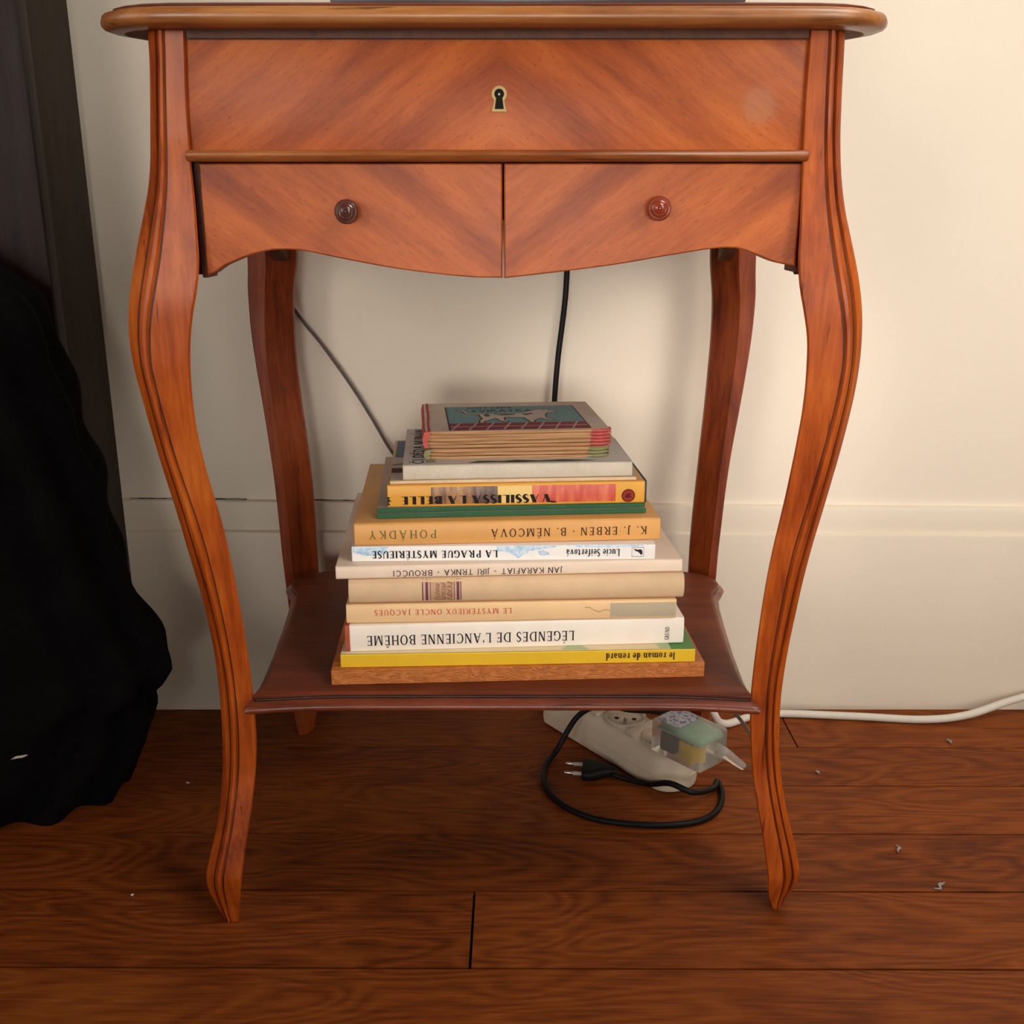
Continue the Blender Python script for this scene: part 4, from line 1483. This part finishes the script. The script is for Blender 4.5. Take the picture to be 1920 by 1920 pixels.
o = finish('front_frame', bm, M_dark, ward)
o.location = WO

# black cloth heap
t_c = NT('black_cloth')
t_c.base(t_c.ramp(t_c.noise(t_c.coords(), 90, 4, 0.6), [(0.3, (0.0018, 0.0016, 0.0018)), (0.7, (0.0042, 0.0036, 0.0038))]))
t_c.bump(t_c.noise(t_c.coords(), 700, 3, 0.6), 0.4, 0.001)
M_cloth = t_c.set(rough=0.95, spec=0.1)
rnd = random.Random(5)
zs = [0.0, 0.012, 0.03, 0.055, 0.0834, 0.1043, 0.119, 0.1366, 0.1654, 0.1995, 0.2493, 0.2978, 0.3552, 0.4108, 0.4549, 0.50, 0.54, 0.565]
xr = [-0.408, -0.402, -0.392, -0.380, -0.3722, -0.3711, -0.3536, -0.3465, -0.3543, -0.3719, -0.3847, -0.3896, -0.3981, -0.4113, -0.4155, -0.435, -0.48, -0.55]
bm = bmesh.new()
rings = []
NZ = 70
for i in range(NZ + 1):
    z = 0.565 * i / NZ
    x1 = interp(z, zs, xr)
    base = [(x1 - 0.030, 0.2545), (x1 - 0.008, 0.232), (x1, 0.200), (x1 - 0.010, 0.168), (x1 - 0.045, 0.140 + 0.02 * z), (x1 - 0.10, 0.120 + 0.06 * z), (-0.62 + 0.2 * (x1 + 0.4), 0.105 + 0.10 * z), (-0.80, 0.100 + 0.11 * z), (-1.05, 0.098 + 0.12 * z), (-1.30, 0.10 + 0.12 * z)]
    P = catmull([(a, b, 0) for a, b in base], 10)
    ring = []
    for k, p in enumerate(P):
        t = k / (len(P) - 1)
        a, b = P[max(k - 1, 0)], P[min(k + 1, len(P) - 1)]
        d = (b - a).normalized()
        nrm = Vector((d.y, -d.x, 0))
        if nrm.y > 0.3:
            pass
        amp = 0.010 * min(1, t * 5) * (0.35 + 0.65 * (1 - z / 0.6))
        f = math.sin(t * 46 + 2.2 * math.sin(z * 9) + z * 6) * amp + 0.004 * math.sin(z * 75 + t * 11) * min(1, z * 12) * min(1, t * 6 + 0.25)
        ring.append(p - nrm * f)
    ring = [(q.x, max(q.y, 0.06), z) for q in ring]
    ring += [(-1.30, 0.2545, z), (-0.9, 0.2545, z), (-0.6, 0.2545, z)]
    rings.append(ring)
add_rings(bm, rings)
tag(finish('black_fabric', bm, M_cloth, smooth=60), 'black fabric hanging in a heap in front of the dark wardrobe', 'fabric')

# low dark box standing on the table top (only its lower edge shows)
M_box = wood('dark_box_wood', (0.012, 0.005, 0.006), (0.028, 0.010, 0.011), (0.045, 0.018, 0.018), 0, rough=0.35, coat=0.2)
box = empty('wooden_box', (0.02, 0.15, 0.7030))
tag(box, 'dark brown wooden box standing on the sewing table top', 'box')
bm = bmesh.new()
add_box(bm, (-0.16, -0.095, 0.0), (0.157, 0.11, 0.012), 0.003)
finish('plinth', bm, M_box, box)
bm = bmesh.new()
add_box(bm, (-0.150, -0.085, 0.012), (0.147, 0.10, 0.11), 0.003)
finish('body', bm, M_box, box)

# ------------------------------------------------------------------ power strip, plugs and cables
M_plastic = flat('ivory_plastic', (0.60, 0.50, 0.38), rough=0.38, var=0.05, spec=0.45)
M_plastic2 = flat('ivory_socket', (0.52, 0.43, 0.33), rough=0.45, var=0.06)
M_rubber = flat('black_rubber', (0.004, 0.0035, 0.0035), rough=0.5, spec=0.2)
M_chrome = flat('plug_pin_metal', (0.75, 0.72, 0.68), rough=0.25, metal=1.0)
M_pin_sleeve = flat('grey_pin_sleeve', (0.42, 0.38, 0.34), rough=0.5)
SA = math.atan2(0.132, -0.100)
strip = empty('power_strip', (0.166, 0.214, 0.0), SA)
tag(strip, 'ivory power strip with round sockets lying on the floor under the table', 'power strip')
# local: x along the strip away from the viewer, y to the left/right, z up
Ls, Ws, Hs = 0.188, 0.058, 0.042


def strip_loop(w_, l0, l1, n_=14):
    pts = []
    r_ = w_ / 2
    for k in range(n_ + 1):
        a = math.pi / 2 + math.pi * k / n_
        pts.append((l0 + r_ + r_ * 0.95 * math.cos(a) * 0.9, r_ * math.sin(a)))
    for k in range(n_ + 1):
        a = -math.pi / 2 + math.pi * k / n_
        pts.append((l1 - r_ * 0.5 + r_ * 0.5 * math.cos(a), r_ * math.sin(a)))
    return pts


bm = bmesh.new()
prof = [(0.004, 0.0), (0.001, 0.002), (0.0, 0.008), (0.0, 0.0165), (0.0012, 0.0172), (0.0012, 0.0182), (0.0, 0.0190), (0.0005, 0.030), (0.003, 0.037), (0.0075, 0.0412), (0.0120, 0.0420)]
base_loop = strip_loop(Ws, -0.030, Ls)
add_rings(bm, [[(x, yy, z) for x, yy in offset_loop(base_loop, d)] for d, z in prof])
finish('housing', bm, M_plastic, strip, smooth=40)
sock = None
for k, sx_ in enumerate((0.012, 0.070, 0.128)):
    bm = bmesh.new()
    add_lathe(bm, [(0.0228, 0.0), (0.0228, 0.0035), (0.0215, 0.0042), (0.0200, 0.0036), (0.0195, 0.0004), (0.0004, 0.0003)], (sx_, 0, 0.0416), (0, 0, 1), 36)
    s_ = finish('socket', bm, M_plastic2, strip, smooth=40)
    for q, (dx, dy) in enumerate(((0.0067, 0.0067), (-0.0067, -0.0067))):
        bm = bmesh.new()
        add_lathe(bm, [(0.0026, 0.0), (0.0026, 0.0004), (0.0003, 0.0005)], (sx_ + dx, dy, 0.0419), (0, 0, 1), 14)
        finish('socket_hole', bm, M_black, s_)
    bm = bmesh.new()
    add_lathe(bm, [(0.0022, 0.0), (0.0022, 0.006), (0.0010, 0.0075)], (sx_ - 0.008, 0.008, 0.0418), (0, 0, 1), 14)
    finish('earth_pin', bm, M_chrome, s_)
# raised ribs between the sockets
for sx_ in (0.041, 0.099):
    bm = bmesh.new()
    add_box(bm, (sx_ - 0.006, -0.022, 0.0415), (sx_ + 0.006, 0.022, 0.0455), 0.0015)
    finish('divider', bm, M_plastic, strip)

# transparent adapter
t_g = NT('clear_plastic')
t_g.base((0.86, 0.84, 0.76))
t_g.b.inputs['Alpha'].default_value = 1.0
M_clear = t_g.set(rough=0.22, trans=0.85, ior=1.25, spec=0.5)
M_pcb = flat('green_circuit', (0.16, 0.30, 0.20), rough=0.5, var=0.2)
M_yellow = flat('yellow_component', (0.55, 0.34, 0.010), rough=0.45)
M_comp = flat('dark_component', (0.05, 0.03, 0.02), rough=0.5)
ad = empty('adapter', (0.175, 0.187, 0.0465), SA + R(4))
tag(ad, 'clear plastic plug-in adapter with green circuit board seated in the power strip', 'adapter')
bm = bmesh.new()
add_box(bm, (-0.036, -0.021, 0.0), (0.028, 0.021, 0.036), 0.0035, 3)
finish('case', bm, M_clear, ad, smooth=40)
bm = bmesh.new()
add_box(bm, (-0.031, -0.0175, 0.0265), (0.022, 0.0175, 0.0285), 0.0004)
finish('circuit_board', bm, M_pcb, ad)
bm = bmesh.new()
add_box(bm, (-0.024, 0.003, 0.004), (-0.006, 0.0175, 0.025), 0.002)
finish('transformer', bm, M_yellow, ad)
bm = bmesh.new()
add_box(bm, (0.000, 0.002, 0.005), (0.018, 0.0165, 0.0245), 0.0015)
finish('capacitor', bm, M_comp, ad)
t_l = NT('adapter_label_print')
t_l.base(t_l.ramp(t_l.noise(t_l.coords(scale=(260, 420, 260)), 1.0, 2, 0.5), [(0.48, (0.36, 0.34, 0.36)), (0.60, (0.10, 0.09, 0.14))]))
bm = bmesh.new()
add_box(bm, (-0.004, -0.0165, 0.0361), (0.024, 0.0175, 0.0364), 0.0)
finish('sticker', bm, t_l.set(rough=0.4), ad, smooth=0)
bm = bmesh.new()
add_tube(bm, [(-0.034, -0.006, 0.018), (-0.044, -0.008, 0.016), (-0.055, -0.012, 0.010), (-0.062, -0.015, 0.006)], lambda u: 0.0062 - 0.0028 * u, n=12)
finish('strain_relief', bm, M_clear, ad, smooth=60)

# white mains cable of the strip, along the wall
M_white_cable = flat('white_cable', (0.66, 0.60, 0.52), rough=0.5, var=0.04)
bm = bmesh.new()
add_tube(bm, [(0.078, 0.350, 0.020), (0.092, 0.362, 0.030), (0.15, 0.364, 0.040), (0.205, 0.345, 0.050), (0.226, 0.318, 0.030), (0.245, 0.325, 0.0062), (0.30, 0.352, 0.0048), (0.40, 0.346, 0.0048), (0.48, 0.338, 0.0048), (0.535, 0.345, 0.0075), (0.59, 0.357, 0.020), (0.66, 0.364, 0.034), (0.80, 0.366, 0.045), (1.1, 0.366, 0.05)], 0.0045, n=12)
tag(finish('white_cable', bm, M_white_cable, smooth=60), 'white mains cable running along the skirting board at right', 'cable')

# black lead with a flat two-pin plug, looped on the floor then rising up the wall
lead = empty('black_lead', (0.10, 0.20, 0))
tag(lead, 'black power lead with a two-pin plug looped on the floor and rising behind the books', 'cable')
LO = Vector((-0.10, -0.20, 0))
bm = bmesh.new()
path = [(0.106, 0.213, 0.007), (0.122, 0.205, 0.006), (0.140, 0.190, 0.010), (0.158, 0.168, 0.024), (0.180, 0.158, 0.020), (0.205, 0.185, 0.008), (0.214, 0.205, 0.0036), (0.213, 0.176, 0.0034), (0.199, 0.146, 0.0034), (0.172, 0.130, 0.0034), (0.132, 0.127, 0.0034),
        (0.085, 0.136, 0.0034), (0.052, 0.160, 0.0034), (0.035, 0.195, 0.0034), (0.036, 0.235, 0.0034), (0.050, 0.262, 0.010), (0.072, 0.270, 0.045), (0.098, 0.262, 0.062), (0.125, 0.252, 0.062), (0.150, 0.262, 0.055), (0.195, 0.300, 0.030), (0.225, 0.335, 0.012),
        (0.200, 0.358, 0.05), (0.12, 0.3655, 0.12), (0.06, 0.366, 0.22), (0.046, 0.372, 0.32), (0.0464, 0.375, 0.3677), (0.050, 0.3775, 0.42), (0.0575, 0.3785, 0.49), (0.0585, 0.379, 0.56), (0.055, 0.379, 0.66), (0.05, 0.379, 0.70)]
add_tube(bm, path, 0.0031, n=10, sub=8)
o = finish('cord', bm, M_rubber, lead, smooth=60)
o.location = LO
# plug body and pins, pointing left towards the viewer
PA = R(172)
pm = Matrix.Translation((0.090, 0.221, 0.0075)) @ Matrix.Rotation(PA, 4, 'Z')
bm = bmesh.new()
secs = [(-0.020, 0.0045, 0.0038), (-0.012, 0.0065, 0.0050), (0.0, 0.0140, 0.0065), (0.008, 0.0170, 0.0068), (0.014, 0.0170, 0.0066), (0.0155, 0.0160, 0.0058)]
rings = []
for x, hw_, hz in secs:
    rr = []
    for k in range(20):
        a = 2 * math.pi * k / 20
        ca, sa = math.cos(a), math.sin(a)
        rr.append(pm @ Vector((x, hw_ * math.copysign(abs(ca) ** 0.55, ca), hz * math.copysign(abs(sa) ** 0.7, sa))))
    rings.append(rr)
add_rings(bm, rings)
plug = finish('plug', bm, M_rubber, lead, smooth=60)
plug.location = LO
for q in (-0.0093, 0.0093):
    d = pm.to_3x3() @ Vector((1, 0, 0))
    bm = bmesh.new()
    add_lathe(bm, [(0.0021, 0), (0.0021, 0.010), (0.0019, 0.0102)], pm @ Vector((0.0153, q, 0)), d, 14)
    finish('pin_sleeve', bm, M_pin_sleeve, plug)
    bm = bmesh.new()
    add_lathe(bm, [(0.0017, 0), (0.0017, 0.0075), (0.0010, 0.0088)], pm @ Vector((0.0253, q, 0)), d, 14)
    finish('pin', bm, M_chrome, plug)

# thin two-core wire from the wall down to the adapter
M_wire = flat('thin_grey_wire', (0.10, 0.07, 0.05), rough=0.3, var=0.2, spec=0.5)
bm = bmesh.new()
wp = [(-0.262, 0.3800, 0.56), (-0.244, 0.3795, 0.505), (-0.238, 0.379, 0.480), (-0.226, 0.379, 0.460), (-0.205, 0.3785, 0.4325), (-0.176, 0.3785, 0.389), (-0.155, 0.3785, 0.353), (-0.134, 0.377, 0.3155), (-0.10, 0.372, 0.27),
      (-0.03, 0.3665, 0.20), (0.06, 0.366, 0.10), (0.12, 0.362, 0.066), (0.150, 0.300, 0.086), (0.190, 0.245, 0.094), (0.220, 0.205, 0.090), (0.237, 0.172, 0.074), (0.238, 0.154, 0.058), (0.2290, 0.1500, 0.0530)]
for off in (-0.0007, 0.0007):
    add_tube(bm, [(x + off, yy, zz + off * 0.8) for x, yy, zz in wp], 0.00095, n=8, sub=8)
tag(finish('thin_wire', bm, M_wire, smooth=60), 'thin grey two-core wire running diagonally down the wall behind the books', 'cable')

# ------------------------------------------------------------------ fluff and flecks on the floor
M_fluff = flat('grey_fluff', (0.34, 0.29, 0.27), rough=1.0, var=0.3)
M_fleck = flat('pale_fleck', (0.62, 0.55, 0.45), rough=0.8, var=0.2)


def fluff(name, label, pts, rad, mat, seed):
    rn = random.Random(seed)
    bm_ = bmesh.new()
    add_tube(bm_, pts, lambda u: rad * (0.25 + 0.75 * math.sin(math.pi * min(0.98, max(0.02, u)))) * rn.uniform(0.75, 1.15), n=7, sub=4, flat=1.0)
    tag(finish(name, bm_, mat, smooth=60), label, 'dust', 'dust and flecks on the floor')


def curl(x, y_, s_, seed, z=0.0012):
    rn = random.Random(seed)
    a = rn.uniform(0, 6)
    return [(x + s_ * (k - 2) * 0.5 * math.cos(a) + rn.uniform(-1, 1) * s_ * 0.35, y_ + s_ * (k - 2) * 0.5 * math.sin(a) + rn.uniform(-1, 1) * s_ * 0.35, z + rn.uniform(0, 0.0012)) for k in range(5)]


FL = [((1485, 1512), 0.262, 0.168, 0.006, 'grey curl of dust beside the right front leg'),
      ((1710, 1594), 0.362, 0.092, 0.0045, 'small grey dust tuft on the plank in front of the white cable'),
      ((1790, 1666), 0.378, 0.036, 0.005, 'grey dust strand lying across the plank joint at right'),
      ((1800, 1393), 0.492, 0.292, 0.004, 'dust tuft near the skirting board at far right'),
      ((1557, 1450), 0.325, 0.228, 0.003, 'tiny dust tuft behind the right front leg')]
for i, (_, x, y_, s_, lab) in enumerate(FL):
    fluff('dust_fluff', lab, curl(x, y_, s_ * 1.25, i + 3), 0.0015, M_fluff, i)
fluff('pale_fleck', 'tiny pale fleck on the dark floor left of the left front foot', curl(-0.331, 0.024, 0.0018, 21), 0.0010, M_fleck, 30)
fluff('pale_fleck', 'tiny pale fleck on the shaded floor near the black fabric', curl(-0.338, 0.206, 0.0018, 22), 0.0008, M_fleck, 31)
fluff('pale_fleck', 'long pale fleck caught on the black fabric', [(-0.466, 0.1110, 0.084), (-0.460, 0.1095, 0.087), (-0.455, 0.1100, 0.0875), (-0.450, 0.1105, 0.089)], 0.0014, M_fleck, 32)
